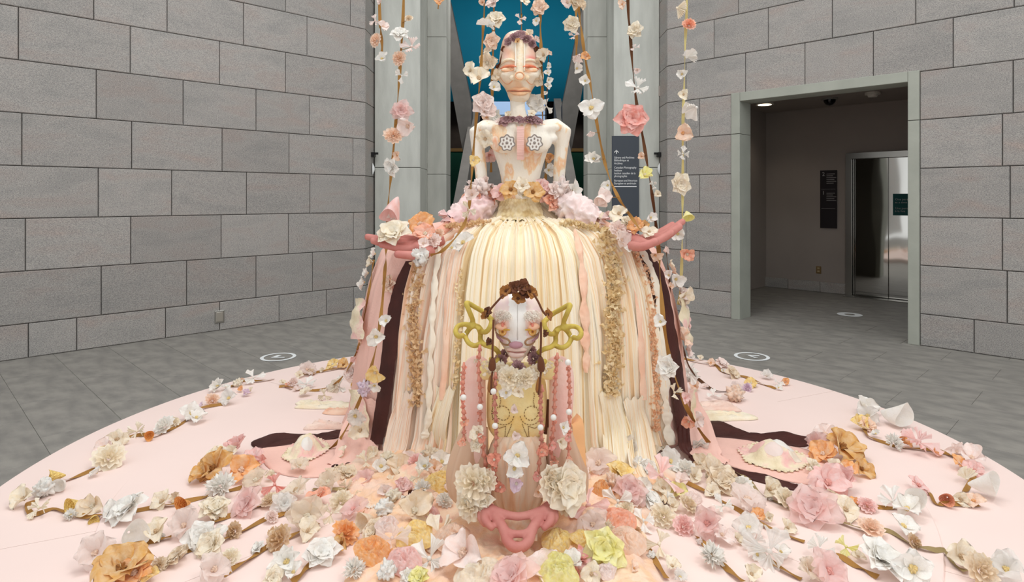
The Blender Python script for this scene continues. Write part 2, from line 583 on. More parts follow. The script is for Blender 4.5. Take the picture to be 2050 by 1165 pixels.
sg = empty('wall_sign', on_lobby(lob_s(1659), 1.05, 3.24), 'tall black directory sign on the lobby wall beside the lift', 'sign')
s0, s1 = lob_s(1643), lob_s(1676)
MB().box((s0, 3.225, 1.06), (s1, 3.25, 2.01), MR).obj('panel', DARKSIGN, sg, False)
text('numeral', '2', on_lobby(s0 + .03, 1.92, 3.224), RW, UPV, 0.09, SIGNDIM, sg)
text('numeral', '1', on_lobby(s0 + .03, 1.61, 3.224), RW, UPV, 0.09, SIGNDIM, sg)
for zt, n in ((1.945, 6), (1.63, 5)):
    b = MB()
    for k in range(n):
        L = [.13, .10, .15, .12, .15, .11][k]
        b.box((s0 + .1, 3.2235, zt - .03 * k), (s0 + .1 + L, 3.225, zt - .03 * k + .008), MR)
    b.obj('fine_print', SIGNDIM, sg, False)['kind'] = 'stuff'
for zt in (1.70, 1.38):
    MB().box((s0 + .02, 3.2235, zt), (s1 - .02, 3.225, zt + .003), MR).obj('rule', SIGNDIM, sg, False)

ot = empty('power_outlet', on_lobby(lob_s(1639), 0.3, 3.245), 'small brass power outlet low on the lobby wall', 'outlet')
so = lob_s(1639)
MB().bbox((so - .04, 3.24, .30), (so + .04, 3.25, .42), .004, MR).obj('plate', mat('brass_plate', (150, 124, 84), 0.4, metal=0.6), ot, False)
for z in (.325, .375):
    MB().box((so - .018, 3.236, z), (so + .018, 3.24, z + .026), MR).obj('socket', mat('ivory_plastic', (190, 170, 130), .5), ot, False)

# lobby ceiling fittings
p = P(1531, 207, 9.9)
dl = empty('ceiling_downlight', (p.x, p.y, 3.05), 'lit round downlight in the lobby ceiling', 'lamp')
MB().disc((p.x, p.y, 3.028), .14, 24, (0, 0, 1), .024).obj('rim', mat('white_enamel', (220, 216, 205), .5), dl, False)
MB().disc((p.x, p.y, 3.024), .1, 24, (0, 0, 1), .006).obj('lens', mat('lit_lens', (255, 240, 215), .5, emit=(255, 236, 205), estr=4.0), dl, False)
ld = bpy.data.lights.new('downlight_bulb', 'SPOT')
ld.energy = 10
ld.spot_size = 2.2
ld.spot_blend = 0.8
ld.color = (1, .88, .72)
lo = bpy.data.objects.new('downlight_bulb', ld)
COL.objects.link(lo)
lo.location = (p.x, p.y, 3.0)
p = P(1661, 192, 9.37)
dc = empty('security_camera', (p.x, p.y, 3.05), 'black dome security camera under the lobby ceiling', 'camera')
MB().disc((p.x, p.y, 3.02), .11, 24, (0, 0, 1), .03).obj('mount', mat('grey_enamel', (140, 138, 132), .5), dc, False)
MB().grid(lambda u, v: Vector((p.x + .085 * math.cos(2 * PI * u) * math.cos(v * PI / 2), p.y + .085 * math.sin(2 * PI * u) * math.cos(v * PI / 2), 3.02 - .085 * math.sin(v * PI / 2))), 20, 8, True).obj('dome', mat('smoked_dome', (12, 12, 12), .08), dc)
p = P(1747, 184, 8.88)
sd = empty('smoke_detector', (p.x, p.y, 3.05), 'white round smoke detector on the lobby ceiling', 'detector')
MB().disc((p.x, p.y, 3.02), .10, 24, (0, 0, 1), .03).obj('base', mat('white_enamel', (220, 216, 205), .5), sd, False)
MB().grid(lambda u, v: Vector((p.x + (.075 - .02 * v) * math.cos(2 * PI * u), p.y + (.075 - .02 * v) * math.sin(2 * PI * u), 3.02 - .035 * v)), 20, 2, True).disc((p.x, p.y, 2.985), .055, 20).obj('cap', mat('white_enamel', (220, 216, 205), .5), sd, False)

# steel box low on the left wall
so = (s_of(439, -1))
ob = empty('floor_socket_box', ML @ Vector((so, 0, .1)), 'small steel socket box low on the granite wall', 'outlet')
MB().bbox((so - .055, -0.012, .09), (so + .055, 0.004, .235), .006, ML).obj('box', STEELB, ob, False)
MB().bbox((so - .038, -0.016, .108), (so + .038, -0.011, .217), .003, ML).obj('cover', mat('pale_steel', (196, 192, 182), .35, metal=.8), ob, False)

# concrete piers either side of the stair
for sx, nm, lb in ((-1, 'trim_1', 'stepped pale concrete pier to the left of the stair hall'), (1, 'trim_2', 'stepped pale concrete pier to the right of the stair hall')):
    pr = empty(nm, (sx * 1.6, 9.6, 0), lb, kind='structure')
    z = [0, 2.0, 7.2]
    xa, xb = sorted((sx * 2.09, sx * 1.42))
    for k in range(2):
        MB().bbox((xa, 9.2, z[k] + .003), (xb, 10.4, z[k + 1] - .003), .008).obj('concrete_lift', CONC, pr, False)
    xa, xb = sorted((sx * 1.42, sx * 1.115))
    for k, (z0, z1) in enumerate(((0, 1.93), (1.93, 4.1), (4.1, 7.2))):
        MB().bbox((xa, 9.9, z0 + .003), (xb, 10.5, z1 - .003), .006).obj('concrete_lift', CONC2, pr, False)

# sign on the right pier
sp_ = empty('wayfinding_sign', (1.62, 9.19, .9), 'slate grey wayfinding sign with white lettering on the right pier', 'sign')
pa, pb = P(1225, 272, 9.18), P(1279, 272, 9.18)
MB().box((pa.x, 9.172, .9), (pb.x, 9.198, pa.z)).obj('panel', SLATE, sp_, False)
def stext(body, px, py, size, width):
    q = P(px, py, 9.17)
    text('lettering', body, q, (1, 0, 0), UPV, size, SIGNTXT, sp_, width=width)
LT = [('Library and Archives', 317.2, 40), ('Bibliothèque et', 323, 29.4), ('Archives', 328.8, 16.6), ('Canadian Photography', 337.4, 44.4), ('Institute', 343, 15.3),
      ('Institut canadien de la', 348.8, 42.6), ('photographie', 354.4, 25.8), ('European and American', 363.4, 46.2), ('Européen et américain', 369, 43.6)]
for t_, y_, w_ in LT:
    stext(t_, 1229.6, y_, 0.043, w_ / F * 9.17)
q = P(1234, 304, 9.17)
MB().box((q.x - .005, 9.1685, q.z - .03), (q.x + .005, 9.172, q.z + .025)).prism([(q.x - .032, q.z - .002), (q.x, q.z + .03), (q.x + .032, q.z - .002), (q.x + .032, q.z - .014), (q.x, q.z + .016), (q.x - .032, q.z - .014)], 9.1685, 9.172).obj('arrow', SIGNTXT, sp_, False)
q0, q1 = P(1229.6, 373.3, 9.17), P(1274.5, 373.3, 9.17)
MB().box((q0.x, 9.1685, q0.z - .006), (q1.x, 9.172, q0.z + .004)).obj('rule', SIGNTXT, sp_, False)

# small sensors on the wall returns
for sx, px, lb in ((-1, 744.5, 'black bracket sensor on the return of the left block wall'), (1, 1322, 'black bracket sensor on the return of the right block wall')):
    X = (EL.x + .003 if sx < 0 else ER.x - .003)
    Y = X / ((px - CX) / F)
    zb = CAMZ - (308 - CY) / F * Y
    se = empty('wall_sensor', (X, Y, zb), lb, 'sensor')
    i = -sx
    b = MB().box((min(X, X + i * .045), Y - .05, zb - .045), (max(X, X + i * .045), Y + .05, zb + .02))
    b.box((min(X, X + i * .09), Y - .02, zb - .01), (max(X, X + i * .09), Y + .02, zb + .02)).obj('bracket', BLACKP, se, False)
    zc = CAMZ - (338 - CY) / F * Y
    MB().grid(lambda u, v: Vector((X + i * (.012 + .03 * math.sin(PI * u) * math.sin(PI * v)), Y + (u - .5) * .06 * math.sin(PI * (.15 + .7 * v)), zc + (.5 - v) * .17)), 6, 8).obj('white_hood', WHITEP, se)

# stair hall behind the piers
hall = empty('wall_back', (0, 17.6, 0), 'dark end wall of the stair hall, brown above and green below', kind='structure')
MB().box((-4, 17.6, 2.95), (4, 17.8, 9)).obj('brown_panelling', BROWNW, hall, False)
MB().box((-4, 17.55, 2.86), (4, 17.8, 2.95)).obj('tan_ledge', mat('tan_ledge_wood', (150, 116, 66), .6), hall, False)
MB().box((-4, 17.6, 0), (4, 17.8, 2.86)).obj('green_lower_wall', GREENW, hall, False)
for sx, nm, lb in ((-1, 'wall_hall_left', 'dark side wall of the stair hall behind the left pier'), (1, 'wall_hall_right', 'dark side wall of the stair hall behind the right pier')):
    a, c = sorted((sx * 2.6, sx * 2.8))
    o = MB().box((a, 10.3, 0), (c, 17.6, 9)).obj(nm, BROWNW, None, False)
    tag(o, lb, kind='structure')
ce = MB().box((-2.8, 10.3, 7.2), (2.8, 17.8, 7.4)).obj('ceiling_hall', BROWNW, None, False)
tag(ce, 'dark ceiling high above the stair hall', kind='structure')
o = MB().grid(lambda u, v: Vector((-2.1 + 4.2 * u, 16.3 + .03 * math.sin(u * 9), 4.07 + 3.1 * v)), 40, 2).obj('hanging_banner', TEAL, None)
so_ = o.modifiers.new('thickness', 'SOLIDIFY')
so_.thickness = .01
tag(o, 'plain teal cloth banner hanging in the stair hall behind the head', 'banner')
glow_root = empty('landing_glow', (0, 16.8, 3.4), 'glowing pale blue panel for the skylit landing behind the neck of the tall figure', kind='structure')
GLOW = mat('skylit_landing_emission', (150, 178, 212), .4, emit=(150, 184, 226), estr=0.42)  # brightness of the skylit landing put into the panel as emission
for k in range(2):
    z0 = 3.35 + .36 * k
    MB().box((-.7, 16.2, z0), (.72, 16.23, z0 + .34)).obj('pane', GLOW, glow_root, False)
MB().box((-.74, 16.19, 3.69), (.76, 16.24, 3.71)).box((-.74, 16.19, 3.33), (-.70, 16.24, 4.07)).box((.72, 16.19, 3.33), (.76, 16.24, 4.07)).obj('glow_panel_frame', mat('dark_frame_metal', (50, 54, 60), .5), glow_root, False)
GRANP = mat('grey_parapet_granite', (118, 115, 111), .7, var=.08, scale=4)
DARKST = mat('dark_beam_granite', (88, 86, 83), .7, var=.1, scale=4)
for sx, nm, lb in ((-1, 'trim_3', 'sloping grey stair parapet and leaning beam on the left'), (1, 'trim_4', 'sloping grey stair parapet and leaning beam on the right')):
    rr = empty(nm, (sx * 1.0, 13, 0), lb, kind='structure')
    def slab(x0, x1, ya, za, yb, zb, h, name, m):
        a, c = sorted((sx * x0, sx * x1))
        v = [(a, ya, za - h), (c, ya, za - h), (c, yb, zb - h), (a, yb, zb - h), (a, ya, za), (c, ya, za), (c, yb, zb), (a, yb, zb)]
        part(name, v, [(3, 2, 1, 0), (4, 5, 6, 7), (0, 1, 5, 4), (1, 2, 6, 5), (2, 3, 7, 6), (3, 0, 4, 7)], m, rr, False)
    n = 5
    for k in range(n):                                    # coping stones of the parapet
        t0, t1 = k / n, (k + 1) / n
        slab(.92, 1.1, 10.5 + 5.2 * t0 + .006, 1.3 + 2.75 * t0, 10.5 + 5.2 * t1 - .006, 1.3 + 2.75 * t1, .5, 'coping_stone', GRANP)
    b = MB()
    pl = [(892, -120), (868, -120), (926, 301), (943, 301), (944, 209)] if sx < 0 else [(1178, -120), (1202, -120), (1144, 301), (1127, 301), (1126, 209)]
    pl = [(892 - 22, -120), (872 - 22, -120), (926, 301), (943, 301), (944, 209), (901, 0)] if sx < 0 else [(2070 - x, y) for x, y in [(870, -120), (850, -120), (926, 301), (943, 301), (944, 209), (901, 0)]]
    b.prism([(P(x, y, 14).x, P(x, y, 14).z) for x, y in pl], 14.0, 14.5).obj('leaning_beam', DARKST, rr, False)
st = empty('stair', (0, 13, 0), 'grey stair climbing away between the parapets', kind='structure')
for k in range(14):
    y0 = 10.6 + k * .38
    MB().box((-.91, y0, 0), (.91, y0 + .38, .55 + k * .2)).obj('step', GRANP, st, False)

# white floor stickers
def sticker(px, py, r, L, lb, kind):
    c = G(px, py, 0.0)
    rt = empty('floor_sticker', (c.x, c.y, 0.0), lb, 'sticker', 'white floor markers')
    if kind == 'dot':
        MB().grid(lambda u, v: Vector((c.x + (r * .42 + r * .58 * v) * math.cos(2 * PI * u), c.y + (r * .42 + r * .58 * v) * math.sin(2 * PI * u), .0035)), 40, 1, True).obj('ring', WHITEP, rt, False)
        return
    MB().grid(lambda u, v: Vector((c.x + (r * .8 + r * .2 * v) * math.cos(2 * PI * u), c.y + (r * .8 + r * .2 * v) * math.sin(2 * PI * u), .0035)), 48, 1, True).obj('ring', WHITEP, rt, False)
    b = MB()
    v = [Vector((c.x + x * r, c.y + y * r, .0035)) for x, y in L]
    b.add(v, [tuple(range(len(v)))])
    b.obj('arrow_mark', WHITEP, rt, False)
sticker(557, 715, .166, [(-.38, -.2), (.42, -.2), (.42, -.02), (-.08, -.02), (.08, .38), (-.2, .42)], 'white ring sticker with a corner arrow on the floor by the socket box', 'arrow')
sticker(1505, 714, .166, [(-.2, .38), (.5, .22), (.5, .04), (.0, .12), (.28, -.3), (.02, -.34)], 'white ring sticker with a corner arrow in front of the lobby opening', 'arrow')
sticker(1701, 630, .153, None, 'white ring sticker with a dark centre inside the lobby', 'dot')

# ---------------------------------------------------------------- platform
PINK = mat('matt_blush_paint', (244, 221, 213), 0.75, var=.012, scale=1.5)
PT, PT2 = 0.09, 0.102
PC = (0.0, 3.62)
pf = empty('platform', (PC[0], PC[1], 0), 'large round blush pink platform under the sculpture', 'platform')
def annulus_sector(r0, r1, a0, a1, z0, z1, n):
    b = MB()
    v, f = [], []
    for i in range(n + 1):
        a = a0 + (a1 - a0) * i / n
        for r, z in ((r0, z0), (r1, z0), (r1, z1 - .004), (r1 - .004, z1), (r0, z1)):
            v.append(Vector((PC[0] + r * math.cos(a), PC[1] + r * math.sin(a), z)))
    for i in range(n):
        for k in range(5):
            f.append((i * 5 + k, i * 5 + (k + 1) % 5, i * 5 + 5 + (k + 1) % 5, i * 5 + 5 + k))
    f += [(4, 3, 2, 1, 0), tuple(n * 5 + k for k in range(5))]
    b.add(v, f)
    return b
g = 0.0006
for k in range(6):
    a0 = PI * 0.14 + k * PI / 3
    annulus_sector(1.9, 2.66, a0 + g, a0 + PI / 3 - g, 0, PT, 40).obj('outer_deck_panel', PINK, pf, False)
for k in range(4):
    a0 = PI * 0.25 + k * PI / 2
    annulus_sector(0.02, 2.04, a0 + g, a0 + PI / 2 - g, 0.001, PT2, 48).obj('inner_deck_panel', PINK, pf, False)

# ---------------------------------------------------------------- fabric flowers
def fmat(col, sheer=False, crochet=False, crinkle=False):
    if crochet:
        nm = 'crochet_' + col
        if nm not in MATS:
            m = mat(nm, PAL[col], .9, var=.02, scale=3, bump=.05)
            nt = m.node_tree
            bs = [n for n in nt.nodes if n.type == 'BUMP'][0]
            v = nt.nodes.new('ShaderNodeTexVoronoi')
            v.inputs['Scale'].default_value = 6
            tc = [n for n in nt.nodes if n.type == 'TEX_COORD'][0]
            nt.links.new(tc.outputs['Object'], v.inputs['Vector'])
            nt.links.new(v.outputs['Distance'], bs.inputs['Height'])
            bs.inputs['Strength'].default_value = .6
            bs.inputs['Distance'].default_value = .02
            bs.invert = True
        return MATS[nm]
    if crinkle:                                           # loose cheesecloth weave
        cc = PAL[col]
        return mat('cheesecloth_' + col, cc, .95, rgb2=tuple(int(v * .6 + 252 * .4) for v in cc), scale=3.5, bump=.35, bscale=6, trans=.3, stretch=(1, 2.2, 1))
    nm = ('sheer_' if sheer else 'cloth_') + col
    if nm in MATS:
        return MATS[nm]
    c = PAL[col]
    if sheer:
        c = tuple(int(v * .7 + 252 * .3) for v in c)
    c2 = tuple(min(255, int(v * .55 + 252 * .45)) for v in c)
    if col in ('brown', 'umber', 'mauve', 'clay'):
        c2 = tuple(int(v * 1.18) for v in c)
    m = mat(nm, c, .9, rgb2=c2, scale=2.4, bump=.5, bscale=5, trans=.45 if sheer else .22, sheen=.15)
    if sheer:                                            # thin organza: lets part of what lies behind through
        nt = m.node_tree
        out = nt.nodes['Material Output']
        prev = out.inputs['Surface'].links[0].from_socket
        tp = nt.nodes.new('ShaderNodeBsdfTransparent')
        mx = nt.nodes.new('ShaderNodeMixShader')
        mx.inputs['Fac'].default_value = .18
        nt.links.new(prev, mx.inputs[1])
        nt.links.new(tp.outputs[0], mx.inputs[2])
        nt.links.new(mx.outputs[0], out.inputs['Surface'])
    return m

def petal_grid(L, W, cup, rise, curl, point, ruf, seed, r0=.0, nu=6, nv=7):
    rnd = random.Random(seed)
    p1, p2 = rnd.uniform(0, 6), rnd.uniform(0, 6)
    def fn(u, v):
        a = u * 2 - 1
        if point:
            hw = W * (math.sin(PI * min(1, .06 + .94 * v ** .85)) ** .8) + .02
        else:
            hw = W * (math.sin(PI * (.1 + .72 * v)) ** .75)
            if v > .85:
                hw *= 1 - (v - .85) * 2.2
        yy = v * L * (1 - (.16 * a * a if not point else 0) * v)
        z = rise * v + cup * a * a * hw - curl * v * v + ruf * v * (math.sin(5.5 * a + p1) * .5 + math.sin(3.1 * a + 2 * v + p2) * .5)
        return Vector((a * hw, r0 + yy, z))
    return MB().grid(fn, nu, nv)

def petal_place(b, ang, tilt, out=None, off=(0, 0, 0)):
    M = Matrix.Translation(off) @ Matrix.Rotation(ang, 4, 'Z') @ Matrix.Rotation(tilt, 4, 'X')
    (out or b)
    return [M @ v for v in b.v], b.f

def k_rose(seed):
    r = random.Random(seed)
    b = MB()
    for i, (n, L, W, tilt, r0) in enumerate(((3, .42, .3, 1.35, .03), (4, .55, .38, 1.1, .06), (5, .75, .45, .75, .1), (6, .95, .5, .32, .12))):
        for k in range(n):
            g_ = petal_grid(L * r.uniform(.85, 1.12), W, .55, 0, .25, 0, .1, r.random(), r0)
            a = 2 * PI * (k + i * .4) / n + r.uniform(-.2, .2)
            b.add(*petal_place(g_, a, tilt + r.uniform(-.15, .15)))
    return b

def k_ruffle(seed):
    r = random.Random(seed)
    b = MB()
    for r0, h, m, amp in ((.2, .72, 4, .5), (.42, .6, 7, .34), (.66, .44, 10, .24), (.88, .22, 13, .16)):
        p1, p2, p3 = r.uniform(0, 6), r.uniform(0, 6), r.uniform(0, 6)
        def fn(u, v):
            t = 2 * PI * u
            wv = math.sin(m * t + p1) + .5 * math.sin((m * 1.7 // 1) * t + p2)
            rr = r0 * (.25 + .75 * v) + amp * .5 * r0 * v * wv + .05 * v * math.sin(3 * t + p3)
            return Vector((rr * math.cos(t), rr * math.sin(t), h * (.15 + .85 * v) * (1 + .12 * math.sin(m * t + p3))))
        b.grid(fn, 54, 3, True)
    return b

def k_bow(seed):
    r = random.Random(seed)
    b = MB()
    nl = r.choice((3, 4, 4))
    for k in range(nl):
        a0 = 2 * PI * k / nl + r.uniform(-.4, .4)
        L = r.uniform(.65, 1.05)
        sp = r.uniform(.95, 1.5)
        np_ = r.choice((2, 3, 4))
        tl = r.uniform(.1, .6)
        p1 = r.uniform(0, 6)
        def fn(u, v):
            a = (u - .5) * sp * (.5 + .5 * v)
            rr = .05 + L * v * (1 - .12 * math.sin(6 * u + p1))
            z = tl * v * (1.2 - .5 * v) + .16 * v * math.sin(2 * PI * np_ * u + p1) * (1.1 - .3 * v)
            return Vector((rr * math.sin(a + a0), rr * math.cos(a + a0), z))
        b.grid(fn, np_ * 5, 6)
    b.ball((0, 0, .1), .14, 8, 5, (1, .8, .9))
    return b

def k_cone(seed):
    r = random.Random(seed)
    sk, p1 = r.uniform(.1, .35), r.uniform(0, 6)
    def fn(u, v):
        t = 2 * PI * u
        rr = .06 + .62 * v ** .8 + .06 * v * math.sin(3 * t + p1)
        return Vector((rr * math.cos(t) + sk * v * v, rr * math.sin(t), -.55 + 1.35 * v + .12 * v * math.sin(2 * t + p1)))
    return MB().grid(fn, 26, 7, True)

def k_crumple(seed):
    b = MB()
    o = Vector((seed * 3.7, seed * 1.3, 0))
    def fn(u, v):
        d = Vector((math.sin(PI * v) * math.cos(-2 * PI * u), math.sin(PI * v) * math.sin(-2 * PI * u), math.cos(PI * v)))
        n = abs(noise.noise(d * 1.9 + o)) * 1.1 + abs(noise.noise(d * 4.2 + o)) * .5
        return d * (.55 + .75 * n) * (1 if d.z > 0 else .8)
    return b.grid(fn, 36, 22, True)

def k_pompom(seed):
    r = random.Random(seed)
    b = MB()
    for k in range(110):
        z = r.uniform(-.25, 1)
        t = r.uniform(0, 2 * PI)
        q = math.sqrt(max(0, 1 - z * z))
        d = Vector((q * math.cos(t), q * math.sin(t), z * .7)).normalized()
        s_ = d.orthogonal().normalized()
        s_ = Matrix.Rotation(r.uniform(0, 6), 3, d) @ s_
        L = r.uniform(.75, 1.05)
        w_ = r.uniform(.1, .2)
        c = d.cross(s_) * r.uniform(-.25, .25)
        b.add([d * .2, d * L * .65 + s_ * w_ + c * .4, d * L + c, d * L * .65 - s_ * w_ + c * .4, d * L * .62 + c * .8], [(0, 1, 4), (1, 2, 4), (2, 3, 4), (3, 0, 4)])
    return b

def k_fan(seed):
    r = random.Random(seed)
    b = MB()
    for k, (a0, sp, tl) in enumerate(((0, r.uniform(1.6, 2.6), .25), (r.uniform(.5, 1.2), r.uniform(1.2, 1.8), .55))):
        p1, npl = r.uniform(0, 6), r.choice((4, 5, 6))
        def fn(u, v):
            a = (u - .5) * sp + a0
            rr = .04 + v * (1 - .25 * k) * (1 + .08 * math.sin(5 * u + p1))
            z = tl * v + .11 * v * math.sin(2 * PI * npl * u + p1)
            return Vector((rr * math.sin(a), rr * math.cos(a) - .3, z))
        b.grid(fn, npl * 5, 5)
    b.ball((0, -.3, .06), .12, 8, 5)
    return b

def k_gauze(seed):
    """Soft heap of crumpled cheesecloth: a dome of warped ridged folds with a ragged edge."""
    o = Vector((seed * 5.3, seed * 2.9, 1))
    n = noise.noise
    def fn(u, v):
        t = 2 * PI * u
        rr = v * (1 + .22 * n(Vector((math.cos(t) * 1.5, math.sin(t) * 1.5, 0)) + o))
        p = Vector((rr * math.cos(t), rr * math.sin(t), 0))
        w_ = Vector((n(p * 1.6 + o), n(p * 1.6 + o * 2), 0)) * .7
        a = (p + w_)
        f1 = 1 - abs(n(Vector((a.x * 1.5, a.y * 2.6, 2)) + o)) * 2
        f2 = 1 - abs(n(Vector((a.x * 4.5, a.y * 7, 5)) + o)) * 2
        f3 = n(Vector((a.x * 14, a.y * 20, 8)) + o)
        e = max(0, 1 - v ** 3)
        return Vector((p.x, p.y, -.1 + e * (.36 * (1 - .5 * v * v) + .24 * f1 + .13 * f2 + .05 * f3)))
    return MB().grid(fn, 84, 30, True)

SINGLE = dict(rose=k_rose, ruffle=k_ruffle, bow=k_bow, cone=k_cone, crochet=k_cone, crumple=k_crumple, pompom=k_pompom, fan=k_fan, gauze=k_gauze, sheerose=k_rose, sheerbow=k_bow)
# flowers with petals that can be told apart: count, length, half width, cup, rise, curl, pointed, ruffle, tilt range
PETALS = dict(blossom=(5, .95, .48, .5, .15, .28, 0, .13, (.2, .6)), magnolia=(7, 1.05, .34, .7, .2, .15, 1, .05, (.35, 1.0)),
              broad=(6, 1.0, .56, .5, .1, .3, 0, .22, (.15, .8)), sheer=(7, 1.0, .5, .5, .2, .25, 0, .2, (.15, .9)), small=(4, .95, .5, .7, .2, .2, 0, .08, (.3, .9)),
              petal=(3, 1.05, .6, .8, .25, .3, 0, .2, (.2, .7)))
MCACHE = {}
def fmesh(kind, var, col):
    key = (kind, var, col)
    if key not in MCACHE:
        sheer = kind in ('sheerose', 'sheerbow')
        b = SINGLE[kind](var + (11 if sheer else 0))
        MCACHE[key] = mesh('fabric_' + kind, b.v, b.f, fmat(col, sheer, kind == 'crochet', kind == 'gauze'))
    return MCACHE[key]

def pmesh(kind, var, col):
    key = ('petal', kind, var, col)
    if key not in MCACHE:
        n, L, W, cup, rise, curl, point, ruf, tl = PETALS[kind]
        r = random.Random(var * 7 + 3)
        b = petal_grid(L, W * r.uniform(.85, 1.15), cup * r.uniform(.6, 1.3), rise, curl, point, ruf * r.uniform(.7, 1.5), var * 1.7 + .3, .04)
        MCACHE[key] = mesh('petal', b.v, b.f, fmat(col, kind == 'sheer'))
    return MCACHE[key]

def cmesh(col):
    key = ('centre', col)
    if key not in MCACHE:
        b = k_crumple(3)
        MCACHE[key] = mesh('flower_centre', [v * .2 + Vector((0, 0, .1)) for v in b.v], b.f, fmat(col))
    return MCACHE[key]

KIND_WORD = dict(rose='rolled rose', ruffle='ruffled rosette', bow='pleated bow', cone='rolled cone', crochet='crocheted cup', crumple='crumpled bud', pompom='shaggy pompom',
                 fan='pleated fan', gauze='gauze bundle', sheerose='organza rose', sheerbow='organza bow', blossom='open blossom', magnolia='pointed-petal blossom',
                 broad='broad-petalled blossom', sheer='organza blossom', small='small blossom', petal='folded petal pair')
CENTRE = dict(white='yellow', cream='tan', blush='peach', gold='umber', orange='peach', brown='umber', pink='salmon', mauve='lilac', yellow='cream', peach='orange')

frnd = random.Random(21)
def flower(name, kind, col, loc, size, facing, parent=None, spin=None, centre=None, col2=None):
    """One cloth flower of radius `size` at a world point, its face turned to `facing`."""
    f = Vector(facing).normalized()
    q = f.to_track_quat('Z', 'Y') @ Euler((0, 0, frnd.uniform(0, 2 * PI) if spin is None else spin)).to_quaternion()
    l = Vector(loc) - (world_loc(parent) if parent is not None else Vector((0, 0, 0)))
    s_ = Vector((size * frnd.uniform(.9, 1.12), size * frnd.uniform(.9, 1.12), size * frnd.uniform(.85, 1.15)))
    if kind in SINGLE:
        o = link(name, fmesh(kind, frnd.randrange(4), col), parent, l)
        o.rotation_mode = 'QUATERNION'
        o.rotation_quaternion = q
        o.scale = s_
        return o
    n, L, W, cup, rise, curl, point, ruf, tl = PETALS[kind]
    o = link(name, cmesh(centre or CENTRE.get(col, 'cream')), parent, l)
    o.rotation_mode = 'QUATERNION'
    o.rotation_quaternion = q
    o.scale = s_
    for k in range(n):
        c = col2 if (col2 and k % 2) else col
        p_ = link('petal', pmesh(kind, frnd.randrange(3), c), o)
        a = 2 * PI * k / n + frnd.uniform(-.25, .25)
        p_.rotation_euler = (frnd.uniform(*tl), 0, a)
        e = frnd.uniform(.85, 1.15)
        p_.scale = (e, e, e)
    return o

# ---------------------------------------------------------------- tall figure: skirt surface
SKC = Vector((0.02, 4.15, 0))
PROF = [(1.60, .15), (1.50, .21), (1.42, .36), (1.375, .60), (1.31, .78), (1.21, .895), (1.01, .975), (.75, 1.035), (.48, 1.07), (.22, 1.10), (.104, 1.15)]
_ph = np.array([p[0] for p in PROF])
_pr = np.array([p[1] for p in PROF])
_pl = np.concatenate([[0], np.cumsum(np.hypot(np.diff(_ph), np.diff(_pr)))])
_pl /= _pl[-1]
RY = 0.70
def prof(t):
    return float(np.interp(t, _pl, _ph)), float(np.interp(t, _pl, _pr))
def sk(th, t, off=0.0):
    h, r = prof(t)
    h2, r2 = prof(min(1, t + .02))
    h1, r1 = prof(max(0, t - .02))
    tg = Vector((r2 - r1, h2 - h1))
    nr, nh = -tg.y, tg.x
    L = math.hypot(nr, nh) or 1
    r += off * nr / L
    h += off * nh / L
    return Vector((SKC.x + r * math.sin(th), SKC.y - RY * r * math.cos(th), h))
_th = np.linspace(-1.75, 1.75, 360)
_tt = np.linspace(0, 1, 240)
_TH, _TT = np.meshgrid(_th, _tt)
_H = np.interp(_TT, _pl, _ph)
_R = np.interp(_TT, _pl, _pr)
_X = SKC.x + _R * np.sin(_TH)
_Y = SKC.y - RY * _R * np.cos(_TH)
_PX = CX + F * _X / _Y
_PY = CY - F * (_H - CAMZ) / _Y
def on_skirt(px, py):
    i = np.argmin((_PX - px) ** 2 + (_PY - py) ** 2 + 40 * (_Y - 3.4))
    return float(_TH.flat[i]), float(_TT.flat[i])

T0 = float(np.interp(-1.40, -_ph, _pl))                  # where the pleats start on the hoop
TF = empty('tall_figure_sculpture', (SKC.x, SKC.y, PT2), 'tall cloth figure with long face rising from a wide gauze hoop skirt', 'sculpture')

def pleats(th, t, seed, amp=1.0):
    n = noise.noise
    w_ = n(Vector((th * 7 + seed, t * 1.2, 1))) * 2.2
    return amp * (.010 * math.sin(120 * th + 4 * w_) + .018 * n(Vector((th * 55 + seed, t * .8, 3))) + .05 * n(Vector((th * 16, t * 1.2, seed))) ) * (.25 + .75 * min(1, max(0, (t - .12) * 3)))

def gauze_panel(name, a, b, t0, t1, nth, nt, seed, m, off=0.0, amp=1.0, hem=0.02):
    v, f, uv = [], [], []
    a, b = a - .03, b + .03
    for j in range(nt + 1):
        for i in range(nth + 1):
            th = a + (b - a) * i / nth
            tend = t1 + hem * noise.noise(Vector((th * 12, seed, 0)))
            t = t0 + (min(tend, 1.0) - t0) * j / nt
            v.append(sk(th, t, off + pleats(th, t, seed, amp)))
            uv.append((th, t))
    for j in range(nt):
        for i in range(nth):
            k = j * (nth + 1) + i
            f.append((k, k + nth + 1, k + nth + 2, k + 1))
    return part(name, v, f, m, TF, True, uv)

